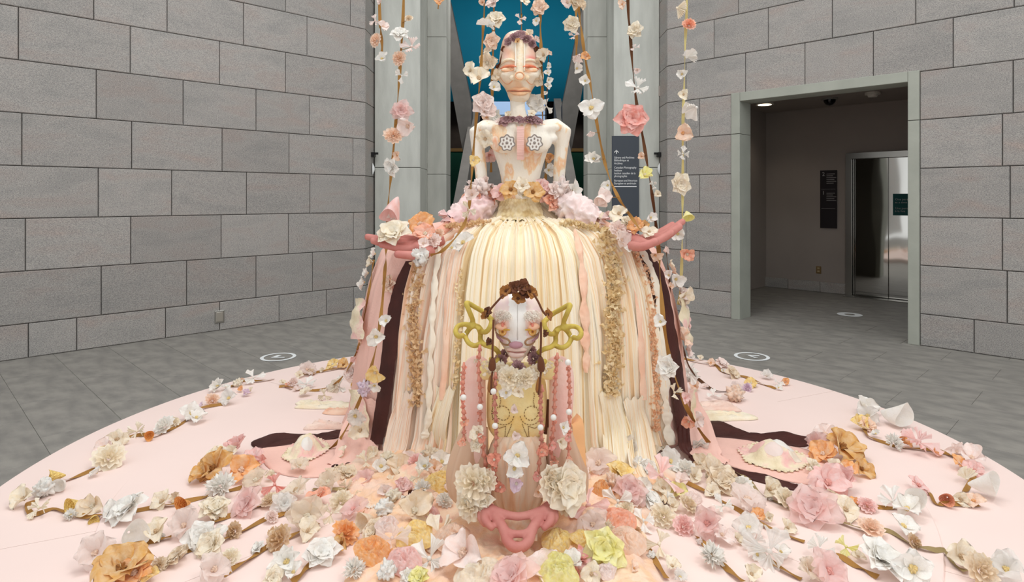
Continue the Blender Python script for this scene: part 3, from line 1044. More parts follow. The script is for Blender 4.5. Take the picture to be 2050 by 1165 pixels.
GZ_C = multi_mat('cream_gauze_strands', [(.32, (206, 168, 122)), (.40, (244, 220, 176)), (.48, (250, 237, 208)), (.56, (250, 242, 222)), (.62, (248, 224, 192)), (.7, (250, 240, 214))], 1.0, .95, .55, 2.6, (85, 1.3, 1), True, .25)
GZ_L = multi_mat('blush_gauze_strands', [(.32, (214, 166, 130)), (.40, (244, 206, 178)), (.48, (250, 228, 210)), (.56, (248, 238, 222)), (.63, (246, 208, 180)), (.72, (250, 232, 214))], 1.0, .95, .55, 2.6, (80, 1.3, 1), True, .25)
GZ_R = multi_mat('ivory_gauze_strands', [(.32, (214, 172, 128)), (.40, (246, 216, 176)), (.48, (250, 234, 208)), (.56, (250, 244, 226)), (.63, (246, 212, 180)), (.72, (250, 236, 212))], 1.0, .95, .55, 2.6, (80, 1.3, 1), True, .25)
FELT = mat('pink_wool_felt', (240, 196, 182), .95, var=.04, scale=3, bump=.25, bscale=90)
LEATHER = mat('dark_brown_hide', (70, 34, 29), .55, var=.2, scale=6, bump=.3, bscale=28)
def thx(px, py=690):
    return on_skirt(px, py)[0]
tb = [-PI / 2 - .5, thx(742), thx(812), thx(905), thx(1182), thx(1300), thx(1338), PI / 2 + .5]
gauze_panel('felt_panel', tb[0], tb[1], T0, 1.0, 60, 30, 5, FELT, 0, .35)
gauze_panel('felt_panel', tb[1], tb[2], T0, 1.0, 40, 30, 6, FELT, 0, .2)
gauze_panel('gauze_panel', tb[2], tb[3], T0 - .02, .985, 110, 40, 1.3, GZ_L, 0.012, 1.5)
gauze_panel('gauze_panel', tb[3], tb[4], T0 - .02, .985, 300, 40, 2.1, GZ_C, 0.016, 1.5)
gauze_panel('gauze_panel', tb[4], tb[5], T0 - .02, .985, 130, 40, 3.7, GZ_R, 0.012, 1.5)
gauze_panel('felt_panel', tb[5], tb[6], T0, 1.0, 40, 30, 7, FELT, 0, .2)
gauze_panel('felt_panel', tb[6], tb[7], T0, 1.0, 60, 30, 8, FELT, 0, .35)
# back of the skirt
v_, f_ = [], []
for j in range(21):
    for i in range(41):
        th = PI / 2 + .45 + (PI - .9) * i / 40
        t = T0 + (1 - T0) * j / 20
        v_.append(sk(th, t, .01 * math.sin(40 * th)))
for j in range(20):
    for i in range(40):
        k = j * 41 + i
        f_.append((k, k + 41, k + 42, k + 1))
part('back_panel', v_, f_, FELT, TF, True, [(0, 0)] * len(v_))
# shelf of the hoop and yoke
def yoke(name, a, b, t0, t1, m, off, amp, n=120, w0=None, w1=None):
    v, f, uv = [], [], []
    for j in range(17):
        for i in range(n + 1):
            th = a + (b - a) * i / n
            t = t0 + (t1 - t0) * j / 16
            if w0:
                th = (2 * i / n - 1) * math.asin(min(.97, (w0 + (w1 - w0) * j / 16) / prof(t)[1]))
            v.append(sk(th, t, off + amp * (math.sin(70 * th + 3 * noise.noise(Vector((th * 5, 1, 2)))) + noise.noise(Vector((th * 30, t * 20, 5))))))
            uv.append((th, t))
    for j in range(16):
        for i in range(n):
            k = j * (n + 1) + i
            f.append((k, k + n + 1, k + n + 2, k + 1))
    return part(name, v, f, m, TF, True, uv)
YOKE = multi_mat('quilted_cream_yoke', [(.32, (204, 176, 122)), (.45, (228, 208, 160)), (.55, (242, 228, 190)), (.7, (236, 214, 168))], 16, .95, 1.0, 26)
yoke('hoop_shelf', -PI, PI, 0.0, T0 + .03, GZ_C, -.004, .005, 260)
yoke('yoke_panel', -.62, .62, 0.0, T0 + .01, YOKE, .022, .004, 60, .11, .16)

def strip(name, line, m, off=.03, nseg=8, ncross=4, bulge=0.0, wob=0.0, seed=0, uv=True):
    """Band sewn on the skirt; line = (pixel x, pixel y, half width in pixels) down its middle."""
    pts = smooth_path([Vector((a, b, c)) for a, b, c in line], nseg)
    v, f, uvs = [], [], []
    for i, p_ in enumerate(pts):
        l, r = on_skirt_safe(p_.x - p_.z, p_.y), on_skirt_safe(p_.x + p_.z, p_.y)
        for k in range(ncross + 1):
            s_ = k / ncross
            q = sk(l[0] + (r[0] - l[0]) * s_, l[1] + (r[1] - l[1]) * s_, off + bulge * math.sin(PI * s_) + wob * noise.noise(Vector((i * .35, s_ * 3, seed))))
            v.append(q)
            uvs.append((s_ * .12 + seed, i / len(pts)))
        if i:
            for k in range(ncross):
                b_ = i * (ncross + 1) + k
                f.append((b_ - ncross - 1, b_, b_ + 1, b_ - ncross))
    return part(name, v, f, m, TF, True, uvs)
_cache = {}
def on_skirt_safe(x, y):
    k = (round(x, 1), round(y, 1))
    if k not in _cache:
        _cache[k] = on_skirt_fine(x, y)
    return _cache[k]
def on_skirt_fine(px, py):
    th, t = on_skirt(px, py)
    for _ in range(3):                                   # refine by a few Newton-like steps
        def pr(a, b):
            q = sk(a, b)
            return CX + F * q.x / q.y, CY - F * (q.z - CAMZ) / q.y
        x0, y0 = pr(th, t)
        xa, ya = pr(th + .002, t)
        xb, yb = pr(th, t + .002)
        J = np.array([[(xa - x0) / .002, (xb - x0) / .002], [(ya - y0) / .002, (yb - y0) / .002]])
        if abs(np.linalg.det(J)) < 2e4:
            break
        d = np.linalg.solve(J, [px - x0, py - y0])
        if abs(d[0]) > .1 or abs(d[1]) > .1:
            break
        th += d[0]
        t = min(1, max(0, t + d[1]))
    return th, t

strip('leather_band', [(833, 528, 10), (818, 570, 15), (806, 620, 16), (795, 680, 15), (787, 740, 14), (780, 800, 14), (772, 850, 13), (764, 893, 13)], LEATHER, .045, 8, 4, .004, .006, 1)
strip('leather_band', [(1270, 498, 12), (1296, 540, 14), (1313, 590, 13), (1325, 650, 12), (1336, 710, 12), (1344, 770, 12), (1350, 830, 12), (1356, 872, 13)], LEATHER, .045, 8, 4, .004, .006, 2)
SATIN = mat('ivory_satin', (238, 228, 210), .45, var=.05, scale=6, sheen=.3)
PEACHS = mat('peach_crepe', (240, 192, 164), .85, rgb2=(246, 214, 190), scale=8, bump=.5, bscale=25)
def puffy(name, line, m, wmin, n, off, seed):
    """Gathered ribbon: puffs between ties."""
    pts = smooth_path([Vector((a, b, c)) for a, b, c in line], 16)
    L = len(pts)
    l2 = []
    for i, p_ in enumerate(pts):
        s_ = abs(math.sin(PI * n * i / L))
        l2.append((p_.x + .8 * math.sin(i * .3), p_.y, max(wmin, p_.z * (.35 + .65 * s_))))
    return strip(name, l2, m, off, 1, 6, .018, .008, seed)
puffy('gathered_ribbon', [(886, 507, 6), (880, 560, 7), (875, 620, 7), (873, 680, 7), (870, 740, 7), (868, 800, 7), (864, 850, 8), (856, 880, 9)], SATIN, 3, 8, .045, 3)
puffy('gathered_ribbon', [(1147, 478, 6), (1158, 530, 8), (1162, 600, 9), (1165, 660, 10), (1166, 700, 9), (1167, 745, 6)], PEACHS, 3, 5, .05, 4)
puffy('gathered_ribbon', [(1262, 495, 5), (1290, 545, 7), (1303, 600, 8), (1310, 660, 10), (1314, 730, 10), (1318, 800, 10), (1322, 850, 11), (1330, 895, 11)], SATIN, 3, 7, .05, 5)
strip('narrow_peach_band', [(915, 500, 4), (905, 560, 5), (900, 640, 6), (897, 720, 6), (890, 800, 6)], PEACHS, .035, 8, 4, .01, .01, 6)
strip('narrow_peach_band', [(1240, 500, 4), (1262, 560, 5), (1272, 640, 6), (1276, 720, 6), (1280, 800, 6)], MATS['peach_crepe'], .035, 8, 4, .01, .01, 7)

def frill(name, line, width, m, root, seed, dens=1.6, size=8, off=.03, skirt=True, depth=None):
    """Trim of many little curled snips of cloth, joined: too small to pick apart."""
    r = random.Random(seed)
    pts = smooth_path([Vector((a, b, 0)) for a, b in line], 8)
    b = MB()
    for i in range(len(pts) - 1):
        L = (pts[i + 1] - pts[i]).length
        n = max(1, int(L * dens * width / 40))
        for _ in range(n):
            p_ = pts[i].lerp(pts[i + 1], r.random())
            x, y = p_.x + r.gauss(0, width * .28), p_.y
            if skirt:
                th, t = on_skirt_safe(round(x), round(y))
                c = sk(th, t, off + r.uniform(0, .03))
            else:
                c = P(x, y, depth + r.uniform(-.03, .02))
            g_ = petal_grid(1, .55, .7, .1, .5, 0, .25, r.random(), 0, 3, 3)
            s_ = size * r.uniform(.7, 1.25) / F * c.y
            q = Euler((r.uniform(-1.4, 1.4), r.uniform(-.8, .8), r.uniform(0, 6.3))).to_matrix() @ Euler((PI / 2, 0, 0)).to_matrix()
            b.add([c + q @ (v * s_) for v in g_.v], g_.f)
    o = part(name, b.v, b.f, m, root)
    o['kind'] = 'stuff'
    return o
TANF = fmat('tan')
frill('curled_trim', [(846, 520), (840, 580), (838, 640), (842, 700), (842, 760), (840, 815)], 24, mat('wheat_snips', (238, 206, 162), .9, rgb2=(246, 222, 184), scale=14, trans=.3), TF, 3, 2.6)
frill('curled_trim', [(1195, 470), (1215, 520), (1222, 570), (1218, 640), (1220, 700), (1218, 760), (1212, 795)], 28, mat('straw_snips', (242, 218, 170), .9, rgb2=(248, 234, 200), scale=14, trans=.3), TF, 4, 2.6, 9)
frill('curled_trim', [(1232, 485), (1265, 525), (1288, 570), (1293, 640), (1298, 720), (1300, 800), (1302, 868)], 14, mat('apricot_snips', (247, 200, 160), .9, rgb2=(250, 216, 184), scale=14, trans=.3), TF, 5, 3.4, 6)
frill('curled_trim', [(895, 470), (925, 468), (955, 462), (985, 462)], 10, MATS['wheat_snips'], TF, 6, 4.5, 7)
frill('curled_trim', [(1120, 462), (1150, 464), (1185, 472), (1215, 478)], 14, MATS['straw_snips'], TF, 7, 4.5, 8)
frill('seam_trim', [(962, 468), (1000, 464), (1040, 464), (1080, 464), (1112, 467)], 4, MATS['straw_snips'], TF, 9, 4, 4)
frill('curled_trim', [(930, 545), (925, 600), (930, 640), (922, 700), (918, 780)], 9, MATS['straw_snips'], TF, 8, 2.2, 7)
# lace and quilt patches on the outer felt
LACE = multi_mat('mottled_lace', [(.3, (222, 206, 168)), (.5, (238, 224, 194)), (.62, (240, 190, 184)), (.75, (232, 222, 186))], 7, .95, .7, 40)
strip('lace_patch', [(735, 600, 8), (728, 640, 12), (732, 680, 12)], LACE, .05, 6, 4, .02, .03, 11)
strip('lace_patch', [(728, 780, 12), (735, 830, 16), (730, 880, 22)], LACE, .05, 6, 5, .02, .03, 12)
strip('lace_patch', [(1352, 600, 8), (1358, 650, 9), (1362, 690, 8)], LACE, .05, 6, 4, .02, .03, 13)
strip('lace_patch', [(1372, 780, 8), (1380, 830, 10), (1388, 870, 12)], LACE, .05, 6, 5, .02, .03, 14)

# loose tails of the skirt that run out over the hem
def tail(name, line, m, root, seed, fold=.012, n=16):
    """Cloth strip; line = (world point, half width)."""
    pts = smooth_path([Vector((*p_[0],)) for p_ in line], 6)
    ws = [line[min(len(line) - 1, i // 6)][1] * (1 - (i % 6) / 6) + line[min(len(line) - 1, i // 6 + 1)][1] * ((i % 6) / 6) for i in range(len(pts))]
    v, f, uv = [], [], []
    for i, p_ in enumerate(pts):
        t = (pts[min(i + 1, len(pts) - 1)] - pts[max(0, i - 1)])
        s_ = Vector((-t.y + .4 * abs(t.z) + 1e-5, t.x, 0))
        s_.normalize()
        for k in range(n + 1):
            a = k / n * 2 - 1
            z = fold * (1.2 + math.sin(a * 9 + seed + .25 * i) + .8 * noise.noise(Vector((a * 4, i * .3, seed))))
            v.append(p_ + s_ * a * ws[i] + Vector((0, -z * .3, z)))
            uv.append((a * .15 + seed, i / len(pts)))
        if i:
            for k in range(n):
                b_ = i * (n + 1) + k
                f.append((b_ - n - 1, b_, b_ + 1, b_ - n))
    return part(name, v, f, m, root, True, uv)
def g3(x, y, h=PT2 + .005):
    return G(x, y, h)
tail('gauze_tail', [(sk(*on_skirt(1262, 800), .03), .07), (sk(*on_skirt(1268, 870), .04), .075), (g3(1292, 945, .15), .08), (g3(1320, 985), .07), (g3(1335, 1010), .03)], GZ_R, TF, 1.1)
tail('gauze_tail', [(sk(*on_skirt(1215, 790), .03), .07), (sk(*on_skirt(1225, 860), .04), .08), (g3(1240, 925, .16), .08), (g3(1250, 955), .05)], GZ_C, TF, 2.1)
tail('gauze_tail', [(sk(*on_skirt(825, 790), .03), .06), (sk(*on_skirt(810, 850), .04), .07), (g3(790, 905, .14), .07), (g3(775, 930), .03)], GZ_L, TF, 3.1)
tail('gauze_tail', [(sk(*on_skirt(895, 780), .03), .07), (sk(*on_skirt(880, 850), .04), .08), (g3(868, 905, .15), .07), (g3(850, 935), .03)], GZ_C, TF, 4.1)
tail('felt_tail', [(sk(*on_skirt(745, 800), .03), .09), (sk(*on_skirt(735, 860), .05), .11), (g3(712, 905, .13), .12), (g3(680, 935), .08)], FELT, TF, 5.1, .006)
tail('felt_tail', [(sk(*on_skirt(1368, 790), .03), .07), (sk(*on_skirt(1378, 850), .05), .09), (g3(1410, 905, .13), .10), (g3(1450, 930), .05)], FELT, TF, 6.1, .006)
tail('leather_tail', [(sk(*on_skirt(1352, 850), .05), .035), (g3(1372, 895, .16), .036), (g3(1388, 915, .12), .036), (g3(1402, 928, .115), .03)], LEATHER, TF, 7.1, .003)

# ---------------------------------------------------------------- tall figure: body
def remesh(name, b, voxel, it, m, root, fac=.5):
    """Fuse the shapes of b into one continuous skin."""
    o = part(name, b.v, b.f, m, root)
    r = o.modifiers.new('fuse', 'REMESH')
    r.mode = 'VOXEL'
    r.voxel_size = voxel
    r.use_smooth_shade = True
    s_ = o.modifiers.new('soften', 'SMOOTH')
    s_.factor = fac
    s_.iterations = it
    dg = bpy.context.evaluated_depsgraph_get()
    me = bpy.data.meshes.new_from_object(o.evaluated_get(dg))
    o.modifiers.clear()
    o.data = me
    if not me.materials:
        me.materials.append(m)
    me.polygons.foreach_set('use_smooth', [True] * len(me.polygons))
    return o

def rad(px, d):
    return px / F * d

def loft(table, cx, d, depth=.7, n=40, sub=4, fold=None):
    """table = (pixel y, half width px[, centre px]); closed body of elliptical sections."""
    pts = smooth_path([Vector((t[0], t[1], t[2] if len(t) > 2 else cx)) for t in table], sub)
    b = MB()
    v, f = [], []
    for p_ in pts:
        c = P(p_.z, p_.x, d)
        a = max(.002, rad(p_.y, d))
        for k in range(n):
            q = 2 * PI * k / n
            e = 1 + (fold(q, p_.x) if fold else 0)
            v.append(c + Vector((a * e * math.sin(q), -a * depth * e * math.cos(q), 0)))
    for i in range(len(pts) - 1):
        for k in range(n):
            f.append((i * n + k, (i + 1) * n + k, (i + 1) * n + (k + 1) % n, i * n + (k + 1) % n))
    f += [tuple(range(n)), tuple(range((len(pts) - 1) * n, len(pts) * n))[::-1]]
    return b.add(v, f)

SKIN1 = multi_mat('dyed_quilt_skin', [(.30, (250, 245, 234)), (.535, (249, 240, 224)), (.55, (248, 222, 188)), (.60, (245, 196, 152)), (.63, (249, 226, 204)), (.70, (243, 176, 138))], 9, .95, .5, 55, (1, 1, .45))
DB = 4.08
b = loft([(236, 15), (244, 40), (252, 60), (264, 68), (278, 68), (295, 58), (320, 49), (345, 42), (370, 38), (400, 41)], 1042, DB, .62)
b.tube([P(1036, 180, DB - .01), P(1036, 215, DB), P(1040, 250, DB)], [rad(17, DB), rad(15, DB), rad(20, DB)], 16)
# collar bones and rib cage
for s_ in (-1, 1):
    b.tube([P(1042 + s_ * 8, 252, DB - .12), P(1042 + s_ * 45, 258, DB - .12), P(1042 + s_ * 80, 255, DB - .03)], rad(9, DB), 10)
    b.ball(P(1042 + s_ * 35, 284, DB - .12), rad(26, DB), 16, 10, (1.1, .5, .9))
    b.ball(P(1042 + s_ * 66, 277, DB - .08), rad(10, DB), 12, 8)
SHL = [(996, 258, .02), (972, 257, .02), (957, 266, .02), (957, 296, .02), (962, 335, .01), (966, 378, 0)]
SHR = [(1088, 256, .02), (1112, 255, .02), (1126, 264, .02), (1124, 296, .02), (1120, 335, .01), (1119, 378, 0)]
for S in (SHL, SHR):
    b.tube([P(x, y, DB + e) for x, y, e in S], [rad(q, DB) for q in (17, 19, 20, 14, 13, 12)], 16)
remesh('body', b, .010, 16, SKIN1, TF)

# forearms and hands (hands are separate dyed gloves of pink hide)
SKINP = mat('rose_dyed_hide', (190, 118, 110), .65, rgb2=(204, 138, 128), scale=9, bump=.15, bscale=40)
FORE = mat('pale_dyed_forearm', (246, 208, 184), .9, rgb2=(240, 178, 156), scale=6)
for nm, A in (('forearm', [(965, 398, 4.02), (930, 428, 3.9), (895, 456, 3.78), (868, 474, 3.7)]), ('forearm', [(1122, 400, 4.02), (1165, 432, 3.92), (1215, 456, 3.8), (1262, 478, 3.7)])):
    MB().tube(smooth_path([P(*a) for a in A], 5), [rad(15 - 5 * i / 15, 3.85) for i in range(16)], 16).obj(nm, FORE, TF)
def hand(name, wrist, palm, fingers, thumb, pr, m, root, voxel=.007, it=5):
    b = MB()
    d = palm[2]
    b.tube([P(*wrist), P(*palm)], [rad(pr * .75, d), rad(pr, d)], 14)
    b.ball(P(*palm), rad(pr * 1.25, d), 14, 10, (1.1, 1.5, .65))
    for fg, r0 in fingers:
        pts = smooth_path([P(*q) for q in fg], 4)
        b.tube(pts, [rad(r0 * (1 - .3 * i / (len(pts) - 1)), d) for i in range(len(pts))], 12)
        b.ball(pts[-1], rad(r0 * .72, d), 10, 8)
    pts = smooth_path([P(*q) for q in thumb[0]], 4)
    b.tube(pts, [rad(thumb[1] * (1 - .25 * i / (len(pts) - 1)), d) for i in range(len(pts))], 12)
    b.ball(pts[-1], rad(thumb[1] * .75, d), 10, 8)
    return remesh(name, b, voxel, it, m, root)
hand('hand', (884, 478, 3.7), (846, 492, 3.62),
     [([(842, 482, 3.68), (800, 477, 3.69), (762, 469, 3.69)], 10), ([(838, 487, 3.64), (790, 484, 3.65), (736, 474, 3.65)], 10),
      ([(838, 492, 3.6), (792, 493, 3.61), (748, 482, 3.61)], 10.5), ([(842, 496, 3.56), (806, 498, 3.56), (764, 490, 3.56)], 9.5)],
     ([(866, 500, 3.56), (838, 511, 3.5), (796, 509, 3.47)], 10.5), 19, SKINP, TF)
hand('hand', (1246, 474, 3.7), (1272, 486, 3.62),
     [([(1282, 480, 3.68), (1318, 467, 3.69), (1346, 450, 3.69)], 10), ([(1285, 484, 3.64), (1330, 469, 3.65), (1366, 444, 3.65)], 10),
      ([(1285, 488, 3.6), (1328, 476, 3.61), (1360, 454, 3.61)], 10.5), ([(1282, 492, 3.56), (1314, 484, 3.56), (1344, 466, 3.56)], 9.5)],
     ([(1262, 492, 3.52), (1286, 494, 3.43), (1312, 483, 3.42)], 10), 19, SKINP, TF)
# puffed sleeves with frilled cuffs
SLV = mat('lilac_pink_cotton', (230, 190, 190), .85, rgb2=(240, 218, 214), scale=4, bump=.4, bscale=14)
def sleeve(name, A, radii, m, root, seed):
    pts = smooth_path([P(*a) for a in A], 12)
    n = len(pts)
    rr = [np.interp(i / (n - 1), np.linspace(0, 1, len(radii)), radii) for i in range(n)]
    b = MB().tube(pts, [rad(r_, 3.95) for r_ in rr], 56, False)
    for i in range(n):
        for k in range(56):
            v = b.v[i * 56 + k]
            q_ = 2 * PI * k / 56
            cs = Vector((math.cos(q_) * 1.6, math.sin(q_) * 1.6, i * .16 + seed * 7))
            e = .28 * (1 - 2.4 * abs(noise.noise(cs))) - .1 + .16 * (1 - 2.4 * abs(noise.noise(cs * 2.3)))
            b.v[i * 56 + k] = v + (v - pts[i]) * e
    return b.obj(name, m, root)
sleeve('puff_sleeve', [(985, 402, 4.02), (955, 420, 3.96), (925, 437, 3.9), (900, 447, 3.83)], (14, 30, 27, 16), SLV, TF, 1)
sleeve('puff_sleeve', [(1108, 400, 4.02), (1140, 416, 3.97), (1172, 434, 3.9), (1202, 448, 3.83)], (14, 30, 28, 17), mat('blush_cotton', (240, 208, 204), .85, rgb2=(244, 228, 224), scale=4, bump=.4, bscale=14), TF, 2)
def frill_cuff(name, c, r0, r1, axis, m, root, seed, m_=9):
    q = Vector(axis).to_track_quat('Z', 'Y')
    c = Vector(c)
    b = MB().grid(lambda u, v: c + q @ Vector(((r0 + (r1 - r0) * v) * (1 + .18 * v * math.sin(m_ * 2 * PI * u + seed)) * math.cos(2 * PI * u), (r0 + (r1 - r0) * v) * (1 + .18 * v * math.cos(m_ * 2 * PI * u + seed)) * math.sin(2 * PI * u), .03 * v + .02 * v * math.sin(m_ * 2 * PI * u * 2))), 90, 4, True)
    return b.obj(name, m, root)
frill_cuff('cuff_frill', P(903, 446, 3.83), .045, .085, (-.7, -.2, -.3), SLV, TF, 1)
frill_cuff('cuff_frill', P(1200, 447, 3.83), .045, .085, (.7, -.2, -.3), MATS['blush_cotton'], TF, 2)
frill_cuff('elbow_frill', P(968, 372, DB), .05, .11, (0, -.3, -1), MATS['blush_cotton'], TF, 3, 11)
frill_cuff('elbow_frill', P(1123, 372, DB), .05, .11, (0, -.3, -1), MATS['blush_cotton'], TF, 4, 11)

# chest ornaments: centre band and two scalloped lace medallions
BANDP = mat('pink_pleated_band', (242, 198, 188), .9, var=.05, bump=.5, bscale=40, stretch=(.2, .2, 3))
def front_y(px, py):
    return DB - .15 if py < 300 else DB - .15 + (py - 300) * .0004
v_, f_ = ribbon(smooth_path([P(1042, 253, DB - .165), P(1042, 275, DB - .172), P(1042, 298, DB - .168), P(1042, 320, DB - .145)], 5), .045, (0, -1, 0))
part('chest_band', v_, f_, BANDP, TF)
LGREY = mat('grey_crochet_cotton', (150, 140, 134), .9, bump=.4, bscale=60)
LWHITE = mat('white_crochet_cotton', (240, 235, 228), .9, bump=.4, bscale=60)
HOLE = mat('medallion_dark_openings', (150, 136, 128), .95)
for px in (1015, 1070):
    c = P(px, 286, DB - .195)
    R_ = rad(14, DB)
    md = MB()
    N = 64
    ring = [c + Vector((R_ * (1 + .11 * math.cos(7 * 2 * PI * k / N)) * math.sin(2 * PI * k / N), -.004, R_ * (1 + .11 * math.cos(7 * 2 * PI * k / N)) * math.cos(2 * PI * k / N))) for k in range(N)]
    back = [p_ + Vector((0, .012, 0)) for p_ in ring]
    md.add(ring + back, [tuple(range(N))[::-1]] + [(k, (k + 1) % N, (k + 1) % N + N, k + N) for k in range(N)])
    med = md.obj('lace_medallion', LWHITE, TF, False)
    MB().tube(ring + [ring[0], ring[1]], R_ * .09, 6, False).obj('scalloped_edge', LGREY, med)
    for k in range(7):
        a = 2 * PI * k / 7
        q = c + Vector((R_ * .58 * math.sin(a), -.006, R_ * .58 * math.cos(a)))
        MB().ball(q, R_ * .17, 8, 6, (.7, .25, 1.0)).obj('eyelet', HOLE, med)
    MB().ball(c + Vector((0, -.008, 0)), R_ * .2, 8, 6, (1, .5, 1)).obj('knot', LGREY, med)

# head
def paint(o, fn, name, bump=.35, bscale=60):
    """Dye colours per vertex from a function of the photograph-plane position of the sewn pieces."""
    me = o.data
    ca = me.color_attributes.new('dye', 'FLOAT_COLOR', 'POINT')
    base_ = world_loc(o)
    arr = np.empty((len(me.vertices), 4), dtype=np.float32)
    for i, v in enumerate(me.vertices):
        c = fn(v.co + base_)
        arr[i] = (*lin(c), 1)
    ca.data.foreach_set('color', arr.ravel())
    m = bpy.data.materials.new(name)
    m.use_nodes = True
    nt = m.node_tree
    b_ = nt.nodes['Principled BSDF']
    b_.inputs['Roughness'].default_value = .92
    b_.inputs['Specular IOR Level'].default_value = .2
    at = nt.nodes.new('ShaderNodeVertexColor')
    at.layer_name = 'dye'
    nt.links.new(at.outputs['Color'], b_.inputs['Base Color'])
    n = nt.nodes.new('ShaderNodeTexNoise')
    n.inputs['Scale'].default_value = bscale
    n.inputs['Detail'].default_value = 5
    bp = nt.nodes.new('ShaderNodeBump')
    bp.inputs['Strength'].default_value = bump
    bp.inputs['Distance'].default_value = .006
    nt.links.new(n.outputs['Fac'], bp.inputs['Height'])
    nt.links.new(bp.outputs['Normal'], b_.inputs['Normal'])
    me.materials.clear()
    me.materials.append(m)

def mixc(a, b, t):
    t = max(0, min(1, t))
    return tuple(x * (1 - t) + y * t for x, y in zip(a, b))

def head_surface(table, cx, d, depth, feats, n=84, sub=7):
    b = loft(table, cx, d, depth, n, sub)
    out = []
    k0 = rad(1, d)
    for v in b.v:
        x = CX + v.x / d * F
        y = CY - (v.z - CAMZ) / d * F
        dy = 0
        if v.y < d - .001:
            w_ = min(1, (d - v.y) / (rad(18, d)))
            for fx, fy, sx_, sy_, amp in feats:
                dy -= w_ * amp * k0 * math.exp(-((x - fx) / sx_) ** 2 - ((y - fy) / sy_) ** 2)
        out.append(v + Vector((0, dy, 0)))
    b.v = out
    return b
def surf(table, cx, d, depth, feats, x, y, off=0.0):
    """Point of a head surface at a pixel, lifted off px towards the viewer."""
    pts = smooth_path([Vector((t[0], t[1], 0)) for t in table], 7)
    hw = float(np.interp(y, [p_.x for p_ in pts], [p_.y for p_ in pts]))
    k0 = rad(1, d)
    c = max(0, 1 - ((x - cx) / hw) ** 2) ** .5
    Y = -hw * k0 * depth * c
    w_ = min(1, -Y / rad(18, d))
    for fx, fy, sx_, sy_, amp in feats:
        Y -= w_ * amp * k0 * math.exp(-((x - fx) / sx_) ** 2 - ((y - fy) / sy_) ** 2)
    q = P(x, y, d)
    return Vector((q.x, d + Y - off * k0, q.z))
DH = 4.06
H1 = ([(62, 3), (67, 22), (78, 31), (95, 36), (115, 39), (133, 41), (146, 45), (156, 44), (166, 37), (176, 29), (186, 24), (195, 21), (202, 16), (207, 5)], 1039, DH, 1.0,
                  [(1018, 146, 13, 7, -6), (1062, 146, 13, 7, -6), (1006, 158, 10, 9, 8), (1073, 158, 10, 9, 8), (1018, 126, 15, 6, 4), (1062, 126, 15, 6, 4), (1040, 150, 11, 40, 4), (1040, 180, 18, 5, -3), (1040, 198, 12, 7, 6), (1022, 172, 8, 10, -4), (1058, 172, 8, 10, -4)])
def s1(x, y, off=0.0):
    return surf(*H1, x, y, off)
hb = head_surface(*H1)
head = hb.obj('head', SKIN1, TF)
def dye1(p):
    x, y = CX + p.x / DH * F, CY - (p.z - CAMZ) / DH * F
    n = noise.noise(Vector((x * .06, y * .05, 1.5)))
    c = mixc((250, 240, 222), (244, 202, 162), min(.75, (n + .1) * 1.7))
    if y < 125:
        c = mixc(c, (238, 176, 158), math.exp(-((abs(x - 1040) - 26) / 10) ** 2) * .6)
        c = mixc(c, (246, 238, 226), math.exp(-((x - 1018) / 7) ** 2 - ((y - 92) / 9) ** 2))
    c = mixc(c, (226, 120, 84), math.exp(-((abs(x - 1040) - 21) / 14) ** 2 - ((y - 141) / 3.0) ** 2) * .95)
    c = mixc(c, (232, 140, 128), math.exp(-((x - 1064) / 12) ** 2 - ((y - 124) / 5) ** 2) * .9)
    c = mixc(c, (244, 236, 220), math.exp(-((abs(x - 1040) - 32) / 9) ** 2 - ((y - 160) / 8) ** 2) * .8)
    c = mixc(c, (238, 186, 140), math.exp(-((x - 1040) / 16) ** 2 - ((y - 190) / 8) ** 2) * .6)
    return c
paint(head, dye1, 'dyed_quilt_face')
CR = mat('cream_quilt_strip', (246, 222, 186), .95, rgb2=(248, 236, 214), scale=30, bump=.5, bscale=70)
PIPE = mat('ivory_piping', (248, 240, 226), .9)
def line1(pts, r_, off=0.0, n=8):
    q = smooth_path([s1(x, y, off) for x, y in pts], 5)
    rr = [rad(r_, DH)] * len(q) if not isinstance(r_, (list, tuple)) else [rad(float(a), DH) for a in np.interp(np.linspace(0, 1, len(q)), np.linspace(0, 1, len(r_)), r_)]
    return MB().tube(q, rr, n)
line1([(1041, 86), (1041, 100), (1041, 120), (1040, 140), (1040, 158)], 7.5, 0, 14).obj('nose_bridge', CR, head)
for s_ in (-1, 1):                                       # raised piping along the bridge and around the cheeks
    line1([(1041 + s_ * 8, 86), (1041 + s_ * 8.5, 105), (1041 + s_ * 8.5, 130), (1040 + s_ * 9, 152)], 1.5, 3.5).obj('piping', PIPE, head)
    line1([(1040 + s_ * 12, 166), (1040 + s_ * 22, 172), (1040 + s_ * 31, 168), (1040 + s_ * 37, 160)], .9, -.2).obj('cheek_seam', mat('apricot_seam', (236, 178, 138), .9), head)
    MB().ball(s1(1040 + s_ * 13, 163, 3), rad(7, DH), 14, 10, (1, .8, .8)).obj('nostril_wing', CR, head)
nt1 = s1(1040, 163, 9)
MB().ball(nt1, rad(11.5, DH), 18, 12, (1, .75, .8)).obj('nose_tip', mat('peach_quilt', (248, 212, 168), .95, rgb2=(248, 230, 204), scale=30, bump=.4, bscale=70), head)
ring = [nt1 + Vector((rad(8.5, DH) * math.cos(t), -rad(7.2, DH), rad(7, DH) * math.sin(t))) for t in np.linspace(0, 2 * PI, 21)]
MB().tube(ring, rad(1.2, DH), 6).obj('nose_ring_seam', MATS['apricot_seam'], head)
LIDM = mat('coral_lid_cloth', (224, 116, 86), .9, rgb2=(236, 150, 116), scale=25, bump=.3)
